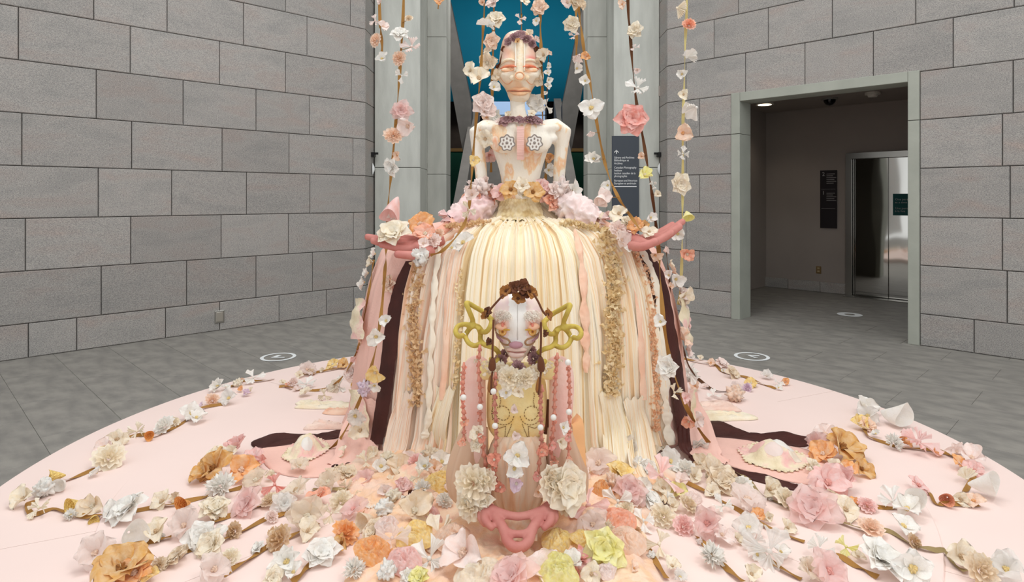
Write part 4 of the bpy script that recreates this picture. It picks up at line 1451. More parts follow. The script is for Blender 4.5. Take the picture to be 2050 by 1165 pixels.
for s_, ex in ((-1, 1018), (1, 1062)):
    MB().ball(s1(ex, 147, -1.5), rad(13.5, DH), 18, 12, (1, .5, .42)).obj('eye', MATS['peach_quilt'], head)
    line1([(ex - 16, 144), (ex - 6, 141), (ex + 6, 141), (ex + 16, 144)], (.8, 2, 2.2, 2, .8), 5).obj('eyelid', LIDM, head)
    line1([(ex - 13, 148), (ex - 5, 150.5), (ex + 5, 150.5), (ex + 13, 148)], 1.1, 5).obj('lash_seam', MATS['apricot_seam'], head)
    line1([(ex - 15, 134), (ex - 6, 129), (ex + 6, 128.5), (ex + 15, 133)], (1.2, 2.6, 2.8, 2.4, 1.2), 1).obj('eyebrow', CR, head)
    MB().ball(P(1039 + s_ * 45, 153, DH - .03), rad(8, DH), 12, 8, (.6, .8, 1.3)).obj('ear', CR, head)
LIP = mat('apricot_lip_cloth', (246, 206, 164), .9, rgb2=(244, 190, 150), scale=20, bump=.3)
line1([(1017, 183), (1029, 182), (1039, 184.5), (1049, 182), (1062, 183)], (.8, 3.2, 3.0, 3.2, .8), 2, 12).obj('upper_lip', LIP, head)
line1([(1021, 187), (1030, 191), (1040, 192.5), (1050, 191), (1059, 187)], (.8, 3.0, 3.6, 3.0, .8), 2, 12).obj('lower_lip', LIP, head)
line1([(1016, 184.5), (1029, 186), (1039, 187.5), (1050, 186), (1063, 184.5)], 1.0, 4).obj('mouth_seam', mat('brick_seam', (206, 128, 100), .9), head)
# wreath, leather leaves, collar of mauve roses
for x, y, s_, k, c, e in ((1030, 76, 11, 'ruffle', 'mauve', 0), (1042, 72, 12, 'rose', 'mauve', 0), (1054, 79, 11, 'ruffle', 'mauve', 0), (1019, 84, 10, 'rose', 'mauve', .03), (1065, 88, 10, 'ruffle', 'mauve', .03), (1036, 84, 9, 'small', 'gold', -.02),
                          (1010, 99, 9, 'small', 'brown', .06), (1072, 99, 9, 'small', 'brown', .06), (1001, 132, 9, 'petal', 'brown', .08), (1077, 128, 11, 'petal', 'umber', .08), (1060, 68, 9, 'small', 'beige', .04), (1073, 80, 9, 'small', 'blush', .06)):
    flower('wreath_flower', k, c, P(x, y, DH - .12 + e), rad(s_, DH), (.15 * (x - 1040) / 20, -1, .6 - (y - 60) / 60), TF)
for s_, line in ((-1, [(1012, 96), (1005, 112), (1000, 130)]), (1, [(1070, 96), (1076, 112), (1079, 130)])):
    MB().tube(smooth_path([P(x, y, DH - .06) for x, y in line], 4), rad(2, DH), 6).obj('leather_strap', fmat('brown'), TF)
for x, y, s_, k, c in ((1012, 243, 13, 'rose', 'mauve'), (1026, 240, 9, 'ruffle', 'mauve'), (1040, 240, 10, 'rose', 'mauve'), (1056, 241, 10, 'ruffle', 'mauve'), (1068, 240, 12, 'rose', 'mauve'), (1079, 243, 8, 'rose', 'mauve'), (1018, 232, 9, 'small', 'cream'), (1064, 228, 10, 'blossom', 'cream'), (998, 245, 8, 'small', 'blush')):
    flower('collar_rose', k, c, P(x, y, DB - .14), rad(s_, DB), (.01 * (x - 1040), -1, .7), TF)
# garland at the waist and on the sleeves
for x, y, s_, k, c, e in ((1023, 380, 21, 'blossom', 'gold', -.2), (1046, 372, 17, 'blossom', 'cream', -.22), (1048, 392, 14, 'small', 'white', -.2), (1066, 385, 21, 'blossom', 'gold', -.2), (1002, 386, 19, 'broad', 'pink', -.14), (1087, 374, 17, 'rose', 'pink', -.14),
                          (1092, 394, 16, 'rose', 'pink', -.12), (985, 395, 20, 'rose', 'coral', -.08), (960, 400, 16, 'small', 'coral', -.12), (935, 400, 16, 'rose', 'coral', -.1), (948, 388, 15, 'blossom', 'blush', -.13), (965, 377, 22, 'crumple', 'blush', -.1),
                          (946, 418, 18, 'bow', 'cream', -.18), (1107, 404, 22, 'rose', 'coral', -.14), (1123, 378, 22, 'crumple', 'blush', -.1), (1110, 382, 15, 'rose', 'blush', -.15), (1146, 384, 22, 'magnolia', 'white', -.1), (1150, 400, 14, 'petal', 'white', -.1), (940, 372, 14, 'bow', 'blush', -.08), (975, 362, 12, 'small', 'blush', -.1)):
    flower('waist_flower', k, c, P(x, y, DB + e), rad(s_, DB), (.012 * (x - 1042), -1, .35), TF)
# flowers resting in and tied at the hands
for x, y, s_, k, c, e in ((787, 468, 34, 'rose', 'cream', 3.58), (842, 450, 30, 'broad', 'orange', 3.66), (852, 470, 26, 'broad', 'coral', 3.6), (868, 482, 17, 'ruffle', 'blush', 3.56), (848, 488, 15, 'small', 'blush', 3.5), (842, 516, 21, 'crumple', 'white', 3.5), (878, 470, 14, 'ruffle', 'peach', 3.62),
                          (1237, 458, 20, 'ruffle', 'blush', 3.64), (1243, 482, 22, 'sheer', 'blush', 3.56), (1272, 452, 18, 'broad', 'orange', 3.62), (1300, 465, 18, 'blossom', 'cream', 3.6), (1255, 445, 15, 'rose', 'cream', 3.66), (1288, 452, 14, 'small', 'gold', 3.64), (1262, 500, 13, 'small', 'white', 3.5),
                          (928, 487, 26, 'petal', 'white', 3.55), (905, 497, 16, 'petal', 'white', 3.52), (1208, 438, 12, 'small', 'cream', 3.8)):
    flower('hand_flower', k, c, P(x, y, e), rad(s_, e), (frnd.uniform(-.4, .4), -1, frnd.uniform(.3, 1.1)), TF)
# petals sewn down both outer edges of the skirt
for x, y, s_, k, c in ((762, 512, 14, 'petal', 'white'), (755, 530, 15, 'petal', 'cream'), (748, 552, 15, 'small', 'white'), (742, 568, 13, 'petal', 'white'), (790, 570, 16, 'rose', 'peach'), (1325, 505, 12, 'small', 'blush'), (1336, 530, 13, 'petal', 'cream'), (1340, 548, 14, 'small', 'peach'), (1343, 575, 15, 'petal', 'white'), (1355, 605, 26, 'broad', 'blush'), (1362, 648, 18, 'small', 'pink'), (1352, 678, 20, 'petal', 'peach'), (1362, 700, 16, 'petal', 'blush')):
    th, t = on_skirt(x, y)
    flower('edge_petal', k, c, sk(th, t, .04), rad(s_, 4.0), (math.sin(th), -math.cos(th) - .3, .2), TF)

# ---------------------------------------------------------------- small crouching figure in front
D2 = 2.74
SF = empty('small_figure_sculpture', (0, D2, PT2), 'small white-faced cloth figure with curled yellow horns leaning on both arms', 'sculpture')
H2 = ([(588, 4), (592, 26), (602, 39), (616, 46), (632, 50), (646, 50), (660, 46), (674, 40), (687, 33), (698, 26), (708, 20), (716, 14), (721, 4)], 1036, D2, .9,
                  [(1006, 655, 13, 9, -9), (1065, 655, 13, 9, -9), (1036, 640, 14, 45, 8), (1034, 682, 15, 10, 7), (1004, 676, 9, 8, 4), (1068, 676, 9, 8, 4), (1036, 708, 12, 10, 5), (1008, 625, 14, 10, 4), (1063, 625, 14, 10, 4)])
def s2(x, y, off=0.0):
    return surf(*H2, x, y, off)
hb = head_surface(*H2, 90, 8)
h2 = hb.obj('head', SKIN1, SF)
def dye2(p):
    x, y = CX + p.x / D2 * F, CY - (p.z - CAMZ) / D2 * F
    ax = abs(x - 1036)
    n = noise.noise(Vector((x * .09, y * .09, 4)))
    c = (240, 236, 230)
    if ax > 17 + 12 * max(0, (y - 660) / 60):
        c = mixc((232, 206, 204), (240, 220, 206), n + .5)
    c = mixc(c, (236, 186, 160), math.exp(-((ax - 29) / 9) ** 2 - ((y - 638) / 9) ** 2) * .95)
    c = mixc(c, (226, 128, 112), math.exp(-((ax - 28) / 4) ** 2 - ((y - 640) / 6) ** 2) * .8)
    c = mixc(c, (196, 160, 172), math.exp(-((ax - 34) / 9) ** 2 - ((y - 676) / 7) ** 2) * .9)
    c = mixc(c, (206, 172, 180), math.exp(-((ax - 40) / 6) ** 2 - ((y - 650) / 22) ** 2) * .6)
    if y > 690:
        c = mixc(c, (238, 222, 208), .8)
    return c
paint(h2, dye2, 'dyed_hide_face', .2, 70)
f2 = D2 - rad(46, D2)
MAUVE = mat('mauve_hide', (176, 132, 140), .7, var=.05, bump=.2, bscale=60)
MUST = mat('mustard_felt', (198, 174, 84), .85, var=.08, scale=20, bump=.3, bscale=70)
OCH = mat('ochre_thread', (206, 162, 66), .8)
IRIS = mat('amber_iris', (242, 178, 84), .5)
def line2(pts, r_, off=0.0, n=8):
    q = smooth_path([s2(x, y, off) for x, y in pts], 5)
    rr = [rad(r_, D2)] * len(q) if not isinstance(r_, (list, tuple)) else [rad(float(a), D2) for a in np.interp(np.linspace(0, 1, len(q)), np.linspace(0, 1, len(r_)), r_)]
    return MB().tube(q, rr, n)
MB().ball(s2(1033, 680, 2), rad(14, D2), 18, 10, (1, .55, .5)).obj('nose', MAUVE, h2)
LIP2 = mat('pale_pink_hide', (240, 210, 198), .7, var=.04, bump=.15)
line2([(1016, 694), (1024, 691.5), (1034, 690.5), (1045, 691.5), (1052, 694)], (3, 4.4, 4.6, 4.4, 3), 3, 12).obj('upper_lip', LIP2, h2)
MB().ball(s2(1034, 702, 1), rad(16, D2), 18, 12, (1, .6, .5)).obj('lower_lip', LIP2, h2)
MB().ball(s2(1035, 711, -1), rad(13, D2), 16, 10, (1, .7, .7)).obj('chin', mat('ivory_hide', (242, 230, 218), .75, var=.03), h2)
line2([(1016, 697), (1025, 697.5), (1034, 697.5), (1044, 697.5), (1052, 697)], 1.0, 8).obj('mouth_seam', mat('rose_seam', (186, 128, 118), .9), h2)
line2([(1036, 603), (1036, 625), (1036, 650), (1036, 670)], .7, .4).obj('centre_seam', mat('pale_grey_thread', (200, 194, 188), .9), h2)
for s_ in (-1, 1):
    ex = 1036 + s_ * 29
    eye = MB().ball(s2(ex, 656, -1), rad(13, D2), 20, 12, (1, .5, .72)).obj('eye', mat('eye_white', (244, 232, 212), .5), h2)
    c0 = s2(ex, 657, 5.6)
    for rr, mm, dy in ((8, IRIS, 0), (6, mat('pale_iris', (250, 222, 168), .5), -.002), (4.4, IRIS, -.004), (2.2, mat('brown_pupil', (150, 92, 50), .4), -.006)):
        MB().disc(c0 + Vector((0, dy, 0)), rad(rr, D2), 22, (s_ * .25, -1, 0), .003).obj('iris_ring', mm, eye)
    MB().ball(s2(ex, 647, 0), rad(14.5, D2), 18, 10, (1, .62, .5)).obj('eyelid', mat('peach_hide', (240, 190, 158), .75, var=.05), h2)
    MB().ball(s2(ex, 642, 5), rad(3.4, D2), 10, 8, (.8, .3, 1.3)).obj('lid_patch', mat('rose_lid_dye', (226, 136, 116), .8), h2)
    line2([(ex - 14, 650), (ex - 6, 651.5), (ex + 6, 651.5), (ex + 14, 650)], (1, 2.2, 2.2, 1), 7).obj('lid_piping', OCH, h2)
    line2([(ex + s_ * 15, 653), (ex + s_ * 10, 664), (ex, 669), (ex - s_ * 9, 671), (ex - s_ * 14, 676), (ex - s_ * 11, 683), (ex - s_ * 3, 684), (ex + s_ * 5, 679)], 1.9, 1.2).obj('cheek_piping', mat('taupe_piping', (170, 132, 98), .8), h2)
    line2([(ex + s_ * 14, 662), (ex + s_ * 8, 671), (ex + s_ * 0, 676)], (1.5, 4, 1.5), .6).obj('cheek_patch', MAUVE, h2)
    r = random.Random(5 + s_)
    fb = MB()
    for _ in range(320):                                  # tufted fur brow
        a_, q_ = r.uniform(0, 2 * PI), math.sqrt(r.random())
        p0 = s2(1036 + s_ * 27 + 16 * q_ * math.cos(a_), 624 + 10 * q_ * math.sin(a_), .3)
        dv = Vector((r.gauss(s_ * .4, .5), -1, r.gauss(-.25, .45))).normalized() * r.uniform(.012, .024)
        w_ = Vector((.0025, 0, .001))
        fb.add([p0 - w_, p0 + w_, p0 + dv], [(0, 1, 2)])
    o = fb.obj('fur_brow', mat('grey_fur', (250, 245, 238), .95, trans=.45), h2)
    o['kind'] = 'stuff'
# horns of stuffed yellow felt
HL = [[(984, 640), (970, 626), (955, 617), (934, 606), (939, 622), (946, 640), (946, 652)],
      [(946, 652), (930, 649), (917, 653), (912, 664), (918, 673), (928, 671)],
      [(946, 652), (937, 662), (932, 673), (938, 686), (950, 692), (962, 688)],
      [(946, 652), (958, 654), (966, 664), (975, 663), (982, 652), (985, 640)],
      [(958, 656), (962, 668), (962, 680), (970, 690), (982, 694), (991, 698)],
      [(991, 698), (998, 706), (998, 718), (991, 726), (983, 719)]]
for s_ in (-1, 1):
    hr = MB()
    for line in HL:
        pts = []
        for i, (x, y) in enumerate(line):
            X = x if s_ < 0 else 1036 + (1036 - x) * 1.03
            Yp = y + (0 if s_ < 0 else 4)
            pts.append(P(X, Yp, D2 - .05 + .04 * math.sin(i * 1.3)))
        hr.tube(smooth_path(pts, 5), rad(5.2, D2), 10)
        hr.ball(pts[-1], rad(5.2, D2), 8, 6)
    ho = remesh('horn', hr, .0042, 3, MUST, SF)
    for i in (1, 2):
        x, y = HL[i][-1]
        X = x if s_ < 0 else 1036 + (1036 - x) * 1.03
        MB().ball(P(X, y + (0 if s_ < 0 else 4), D2 - .05 + .04 * math.sin((len(HL[i]) - 1) * 1.3)), rad(5.4, D2), 10, 8).obj('white_tip', mat('white_felt', (238, 234, 228), .9), ho)
# leather flowers, straps and drops
for x, y, s_, c in ((1014, 583, 15, 'umber'), (1030, 576, 15, 'brown'), (1044, 574, 16, 'brown'), (1060, 584, 15, 'umber'), (1037, 598, 15, 'umber'), (1048, 588, 13, 'brown'), (978, 626, 13, 'brown'), (974, 634, 11, 'umber'), (1096, 630, 13, 'umber'), (982, 684, 10, 'brown'), (1088, 668, 9, 'brown')):
    flower('leather_flower', 'blossom' if s_ > 12 else 'petal', c, P(x, y, D2 - .1), rad(s_, D2), (.02 * (x - 1036), -1, .5), SF, centre='brown')
for line in ([(1008, 590), (995, 604), (983, 618), (978, 628)], [(988, 640), (987, 670), (986, 700), (986, 716)], [(986, 744), (984, 760), (983, 790)], [(1068, 588), (1078, 605), (1086, 622), (1094, 632)], [(1083, 645), (1083, 680), (1082, 714)], [(1083, 745), (1081, 762), (1078, 790)]):
    MB().tube(smooth_path([P(x, y, D2 - .16) for x, y in line], 4), rad(2.0, D2), 6).obj('leather_strap', fmat('brown'), SF)
def drop(name, top, bot, r_, d, m):
    a, c = P(*top, d), P(*bot, d)
    pts = [a.lerp(c, t) for t in (0, .2, .5, .8, 1)]
    return MB().tube(pts, [rad(q, d) for q in (r_ * .4, r_ * .75, r_ * .95, r_ * 1.0, r_ * .6)], 10).obj(name, m, SF)
drop('leather_drop', (986, 716), (985, 742), 8, D2 - .16, fmat('brown'))
drop('leather_drop', (1082, 714), (1084, 744), 8, D2 - .16, fmat('brown'))
drop('leather_drop', (983, 752), (981, 785), 6, D2 - .15, fmat('umber'))
drop('leather_drop', (1080, 755), (1077, 786), 6, D2 - .15, fmat('umber'))
drop('leather_drop', (1096, 800), (1094, 868), 9, D2 + .02, fmat('brown'))
drop('leather_drop', (1003, 800), (1001, 850), 5, D2 + .02, fmat('brown'))

# torso with stitched eyelet pattern
TOR = multi_mat('yellow_lace_hide', [(.3, (244, 222, 148)), (.5, (248, 232, 172)), (.66, (244, 206, 124)), (.8, (248, 218, 168))], 7, .85, .35, 50)
D3 = D2 + .03
b = loft([(728, 26), (740, 44), (760, 56), (790, 60), (820, 61), (850, 59), (868, 50), (880, 34), (886, 10)], 1035, D3, .62, 48, 5)
b.v = [v - Vector((0, .03 * math.exp(-(((CX + v.x / D3 * F) - 1035) / 10) ** 2) * (-1 if v.y < D3 else 0) * (1 if v.z < .55 else .2), 0)) for v in b.v]
torso = b.obj('torso', TOR, SF)
def torso_pt(x, y, off=.004):
    hw = np.interp(y, [728, 740, 760, 790, 820, 850, 868, 880, 886], [26, 44, 56, 60, 61, 59, 50, 34, 10])
    c = max(0, 1 - ((x - 1035) / hw) ** 2) ** .5
    q = P(x, y, D3)
    return Vector((q.x, D3 - rad(hw, D3) * .62 * c - off + .03 * math.exp(-((x - 1035) / 10) ** 2) * (1 if q.z < .55 else .2), q.z))
DASH = mat('eyelet_thread', (150, 118, 74), .9)
db = MB()
for s_ in (-1, 1):
    curves = [[(1035 + s_ * (28 + 14 * math.cos(a)), 815 + 14 * math.sin(a)) for a in np.linspace(0, 2 * PI, 15)],
              [(1035 + s_ * (28 + 22 * math.cos(a)), 818 + 20 * math.sin(a)) for a in np.linspace(-.5, PI, 15)],
              [(1035 + s_ * (10 + 1.2 * t), 835 + 3.2 * t) for t in range(12)], [(1035 + s_ * (22 + .2 * t), 840 + 3.0 * t) for t in range(12)],
              [(1035 + s_ * (33 + 1.2 * math.sin(t)), 776 + 3.4 * t) for t in range(10)], [(1035 + s_ * (48), 790 + 4 * t) for t in range(12)], [(1035 + s_ * (46 - t * 2.2), 846 - abs(t - 5)) for t in range(12)]]
    for cu in curves:
        for (x0, y0), (x1, y1) in zip(cu[:-1], cu[1:]):
            a_, c_ = torso_pt(x0, y0), torso_pt(x0 + (x1 - x0) * .6, y0 + (y1 - y0) * .6)
            db.tube([a_, c_], rad(.75, D3), 4)
o = db.obj('eyelet_stitching', DASH, torso)
o['kind'] = 'stuff'
ARM = mat('pink_padded_arm', (238, 188, 176), .85, rgb2=(242, 208, 196), scale=9, bump=.25, bscale=50)
for s_ in (-1, 1):
    xs = [1036 + s_ * q for q in (62, 82, 88, 88, 86, 83, 78, 72)]
    ys = (735, 732, 752, 790, 830, 880, 960, 1008)
    pts = smooth_path([P(x, y, D2 + .0 - .02 * i / 7) for i, (x, y) in enumerate(zip(xs, ys))], 4)
    rr = np.interp(np.linspace(0, 1, len(pts)), np.linspace(0, 1, 8), (14, 22, 25, 25, 24, 21, 16, 13))
    bb = MB().tube(pts, [rad(q, D2) for q in rr], 18)
    remesh('arm', bb, .008, 4, ARM, SF)
    MB().ball(P(1036 + s_ * 62, 741, D2 - .03), rad(19, D2), 16, 10, (1.15, .8, 1)).obj('shoulder_patch', TOR, SF)
    frill('shoulder_fringe', [(1036 + s_ * 84, 724), (1036 + s_ * 72, 728), (1036 + s_ * 62, 738), (1036 + s_ * 56, 752)], 14, fmat('cream'), SF, 30 + s_, 2.2, 7, 0, False, D2 - .09)
# ruff collar
for x, y, s_, k, c, e in ((1004, 722, 16, 'ruffle', 'mauve', -.03), (1068, 718, 18, 'ruffle', 'mauve', -.03), (1038, 738, 17, 'ruffle', 'mauve', -.1), (1062, 704, 14, 'ruffle', 'mauve', .05), (1012, 708, 12, 'ruffle', 'mauve', .05),
                          (1004, 744, 20, 'ruffle', 'cream', -.1), (1020, 755, 23, 'ruffle', 'cream', -.14), (1052, 756, 23, 'ruffle', 'cream', -.14), (1070, 744, 18, 'ruffle', 'cream', -.1), (1040, 760, 16, 'ruffle', 'cream', -.15),
                          (1014, 786, 13, 'petal', 'white', -.14), (1038, 784, 13, 'petal', 'cream', -.15), (1030, 820, 10, 'petal', 'blush', -.14), (1032, 872, 11, 'petal', 'blush', -.13)):
    flower('ruff_piece', k, c, P(x, y, D2 + e), rad(s_, D2), (.015 * (x - 1036), -1, .25), SF)
# clay bead strands with white buttons
CLAY = fmat('clay')
BTN = mat('white_button', (238, 236, 230), .4)
STR = [([(929, 725), (927, 760), (926, 800), (929, 840), (928, 890)], [(928, 795)]), ([(961, 690), (958, 740), (962, 790), (961, 830), (966, 890), (975, 950)], [(961, 814)]),
       ([(992, 745), (990, 790), (992, 840), (993, 880), (990, 950), (1000, 975)], [(988, 783), (991, 852)]), ([(1085, 770), (1082, 810), (1084, 850), (1083, 900), (1075, 960)], [(1082, 855)]),
       ([(1116, 706), (1113, 750), (1110, 800), (1109, 850), (1103, 900), (1110, 925)], [(1108, 835)]), ([(1138, 728), (1140, 770), (1140, 820), (1139, 870), (1138, 930)], [(1139, 824), (1137, 725)])]
for line, btn in STR:
    pts = smooth_path([P(x, y, D2 - .11 - (.03 if 975 < x < 1100 else 0)) for x, y in line], 10)
    b = MB()
    L = 0
    r = random.Random(line[0][0])
    for p0, p1 in zip(pts[:-1], pts[1:]):
        b.tube([p0, p1], rad(2.0, D2), 6, False)
    i = 0
    step = 4
    while i < len(pts) - 2:
        p0 = pts[i]
        p1 = p0 + (pts[min(i + 2, len(pts) - 1)] - p0).normalized() * rad(12, D2)
        b.tube([p0, p0.lerp(p1, .55), p1], [rad(2.0, D2), rad(r.uniform(2.6, 3.6), D2), rad(r.uniform(3.4, 5.4), D2)], 8)
        for _ in range(3):
            g_ = petal_grid(1, .6, .7, .1, .5, 0, .25, r.random(), 0, 3, 3)
            q = Euler((r.uniform(-1, 1), r.uniform(-.8, .8), r.uniform(0, 6.3))).to_matrix() @ Euler((PI / 2, 0, 0)).to_matrix()
            b.add([p1 + q @ (v * rad(7, D2)) for v in g_.v], g_.f)
        i += 3 if len(line) < 6 else 3
    st_ = b.obj('bead_strand', CLAY, SF)
    for x, y in btn:
        MB().disc(P(x, y, D2 - .14 - (.03 if 975 < x < 1100 else 0)), rad(5.6, D2), 18, (0, -1, 0), .006).obj('button', BTN, st_)
    for q in (.75, .97):
        e_ = pts[int(q * (len(pts) - 1))]
        flower('clay_petal', 'petal', r.choice(('clay', 'salmon', 'coral')), e_ + Vector((0, -.02, 0)), rad(10, D2), (r.uniform(-.5, .5), -1, -.2), st_)
# sleeves, gauze belly, rosettes
CHIF = mat('beige_chiffon', (232, 204, 176), .9, rgb2=(238, 216, 192), scale=3, trans=.4)
nt_ = CHIF.node_tree
def wide_sleeve(table, seed):
    b = loft(table, 0, D2, .8, 64, 5, lambda q, y: .07 * math.sin(9 * q + seed) + .05 * math.sin(5 * q + y * .03 + seed))
    b.f = b.f[:-2]
    return b.obj('chiffon_sleeve', CHIF, SF)
wide_sleeve([(855, 24, 951), (880, 30, 946), (915, 38, 940), (950, 44, 938), (985, 40, 938), (1002, 34, 945)], 1)
wide_sleeve([(855, 24, 1123), (880, 30, 1127), (915, 38, 1132), (950, 42, 1134), (985, 38, 1134), (1002, 32, 1128)], 2)
BEL = multi_mat('peach_gauze_belly', [(.25, (226, 170, 124)), (.42, (242, 206, 172)), (.58, (244, 224, 200)), (.75, (240, 190, 150))], 1.2, .95, .2, 4, (20, 20, 1.6))
b = loft([(868, 36), (885, 50), (915, 58), (950, 58), (985, 52), (1010, 42), (1026, 26), (1032, 6)], 1036, D2 + .0, .66, 72, 5, lambda q, y: .045 * math.sin(30 * q + .8 * math.sin(5 * q)) + .05 * math.sin(13 * q + y * .02))
b.obj('gauze_belly', BEL, SF)
v_, f_ = ribbon(smooth_path([P(1148, 835, D2 + .02), P(1157, 850, D2 - .02), P(1160, 900, D2 - .03), P(1164, 960, D2 - .02)], 5), .05, (0, -1, 0), .15)
part('velvet_strip', v_, f_, mat('peach_velvet', (242, 190, 136), .95, var=.06, scale=8, sheen=.4), SF)
for x, y, s_, k, c, e in ((948, 968, 38, 'ruffle', 'cream', -.16), (975, 962, 24, 'ruffle', 'cream', -.17), (945, 1008, 36, 'ruffle', 'cream', -.16), (968, 1000, 22, 'rose', 'cream', -.18), (1108, 968, 36, 'ruffle', 'cream', -.17), (1134, 975, 42, 'rose', 'cream', -.16), (1132, 1005, 26, 'ruffle', 'beige', -.14), (1100, 950, 18, 'ruffle', 'beige', -.17),
                          (957, 866, 18, 'blossom', 'cream', -.12), (954, 890, 13, 'rose', 'cream', -.12), (1127, 856, 14, 'small', 'white', -.12), (1122, 885, 15, 'petal', 'cream', -.12), (1036, 912, 24, 'petal', 'white', -.17), (1030, 938, 20, 'petal', 'white', -.18), (1034, 968, 16, 'petal', 'lilac', -.17), (1002, 975, 12, 'petal', 'clay', -.17), (1077, 985, 14, 'petal', 'peach', -.16), (990, 920, 13, 'petal', 'clay', -.16), (1085, 900, 14, 'petal', 'clay', -.15)):
    flower('wrist_flower', k, c, P(x, y, D2 + e), rad(s_, D2), (.006 * (x - 1036), -1, .35), SF)
# joined hands shaping an open mouth
D4 = 2.56
def hp(x, y, e=0):
    return P(x, y, D4 + e)
b = MB()
def chain(pts, rr, mirror=True):
    for s_ in ((-1, 1) if mirror else (-1,)):
        q = smooth_path([hp(x if s_ < 0 else 2074 - x, y, e) for x, y, e in pts], 4)
        r_ = np.interp(np.linspace(0, 1, len(q)), np.linspace(0, 1, len(rr)), rr)
        b.tube(q, [rad(a, D4) for a in r_], 12)
        b.ball(q[-1], rad(rr[-1], D4), 10, 8)
        b.ball(q[0], rad(rr[0], D4), 10, 8)
chain([(962, 1008, .05), (976, 1022, 0), (990, 1028, -.02)], (14, 17, 14))
chain([(985, 1022, -.02), (1005, 1028, -.03), (1022, 1032, -.04), (1038, 1034, -.04)], (11, 9, 8, 8))
chain([(972, 1026, -.02), (972, 1042, -.06), (984, 1056, -.08)], (10, 8.5, 6.5))
chain([(988, 1030, -.02), (1000, 1046, -.06), (1010, 1062, -.09), (1014, 1080, -.12), (1025, 1093, -.14), (1038, 1096, -.14)], (12, 10, 10, 10, 10, 10))
chain([(1008, 1062, -.09), (1022, 1068, -.1), (1038, 1069, -.1)], (10, 8, 7))
chain([(966, 1020, 0), (962, 1036, -.03), (970, 1050, -.05)], (9, 7, 5.5))
remesh('joined_hands', b, .0048, 4, SKINP, SF)
MB().grid(lambda u, v: hp(1000 + 76 * u, 1030 + 58 * v, .0 - .08 * v) + Vector((0, .02 + .012 * noise.noise(Vector((u * 8, v * 3, 1))), 0)), 30, 14).obj('mouth_gauze', BEL, SF)

# ---------------------------------------------------------------- crop frames in which the flowers were measured
def fr_(x0, y0, s):
    return lambda x, y: (x0 + x / s, y0 + y / s)
CA = fr_(0, 700, 2.506)
CB = fr_(400, 800, 3.192)
CC = fr_(1150, 800, 3.192)
CD = fr_(1550, 700, 2.506)
CE = fr_(400, 690, 5.547)
CF = fr_(1340, 690, 5.547)
CV = fr_(680, 0, 2.775)
CW = fr_(1100, 0, 2.775)
CM = fr_(840, 0, 2.774)
CL = fr_(640, 480, 2.648)
CR_ = fr_(1130, 480, 2.648)
ID = fr_(0, 0, 1)
SCL = {CA: 2.506, CB: 3.192, CC: 3.192, CD: 2.506, CE: 5.547, CF: 5.547, CV: 2.775, CW: 2.775, CM: 2.774, CL: 2.648, CR_: 2.648, ID: 1}

RIBB = {'tan': mat('ochre_cotton_tape', (164, 120, 62), .85, var=.1, scale=9, bump=.2, bscale=60), 'olive': mat('khaki_cotton_tape', (158, 138, 96), .85, var=.08, scale=9, bump=.2),
        'brown': mat('dark_brown_tape', (96, 60, 34), .8, var=.1, scale=9), 'pale': mat('straw_cotton_tape', (206, 190, 128), .85, var=.06, scale=9)}

def fl_top(px, py):
    """Height of what a floor garland lies on at that pixel: inner deck or outer deck."""
    p = G(px, py, PT2)
    return PT2 if math.hypot(p.x - PC[0], p.y - PC[1]) < 2.04 else PT

def floor_garland(label, tape, paths, flowers, width=.024, group='floor garlands'):
    """paths = [(crop, [(x, y) ...])]; flowers = [(crop, x, y, diameter, kind, colour)]."""
    allp = []
    for crop, pts in paths:
        allp.append([crop(*q) for q in pts])
    c = allp[0][0]
    base = G(c[0], c[1], fl_top(*c))
    root = empty('flower_garland', base, label, 'garland', group)
    for pts in allp:
        w3 = []
        for i, (x, y) in enumerate(pts):
            h = fl_top(x, y) + .008 + .006 * math.sin(i * 1.7)
            w3.append(G(x, y, h))
        sp = smooth_path(w3, 6)
        for p_ in sp:
            p_.z = max(p_.z, (PT2 if math.hypot(p_.x - PC[0], p_.y - PC[1]) < 2.045 else PT) + .006)
        v, f = ribbon(sp, width, (0, -.25, 1), .5, len(pts))
        for k in range(len(v)):
            v[k].z = max(v[k].z, (PT2 if math.hypot(v[k].x - PC[0], v[k].y - PC[1]) < 2.05 else PT) + .0015)
        part('ribbon', v, f, RIBB[tape], root)
    for crop, x, y, dia, kind, col in flowers:
        px, py = crop(x, y)
        h = fl_top(px, py)
        p0 = G(px, py, h)
        s_ = rad(dia / SCL[crop] / 2, p0.y) * 1.2
        lift = .45 * s_ if kind not in ('crumple', 'pompom', 'cone', 'crochet') else .62 * s_
        p1 = P(px, py, F * (CAMZ - h - lift) / (py - CY))
        fc = (frnd.uniform(-.55, .55), frnd.uniform(-1.0, -.2), frnd.uniform(.55, 1.0)) if kind not in ('cone', 'crochet') else (frnd.uniform(-1, 1), -.8, frnd.uniform(-.1, .35))
        if kind == 'crumple' or kind == 'pompom':
            fc = (frnd.uniform(-.3, .3), -.4, 1)
        flower('flower', kind, col, p1, s_, fc, root)
    return root

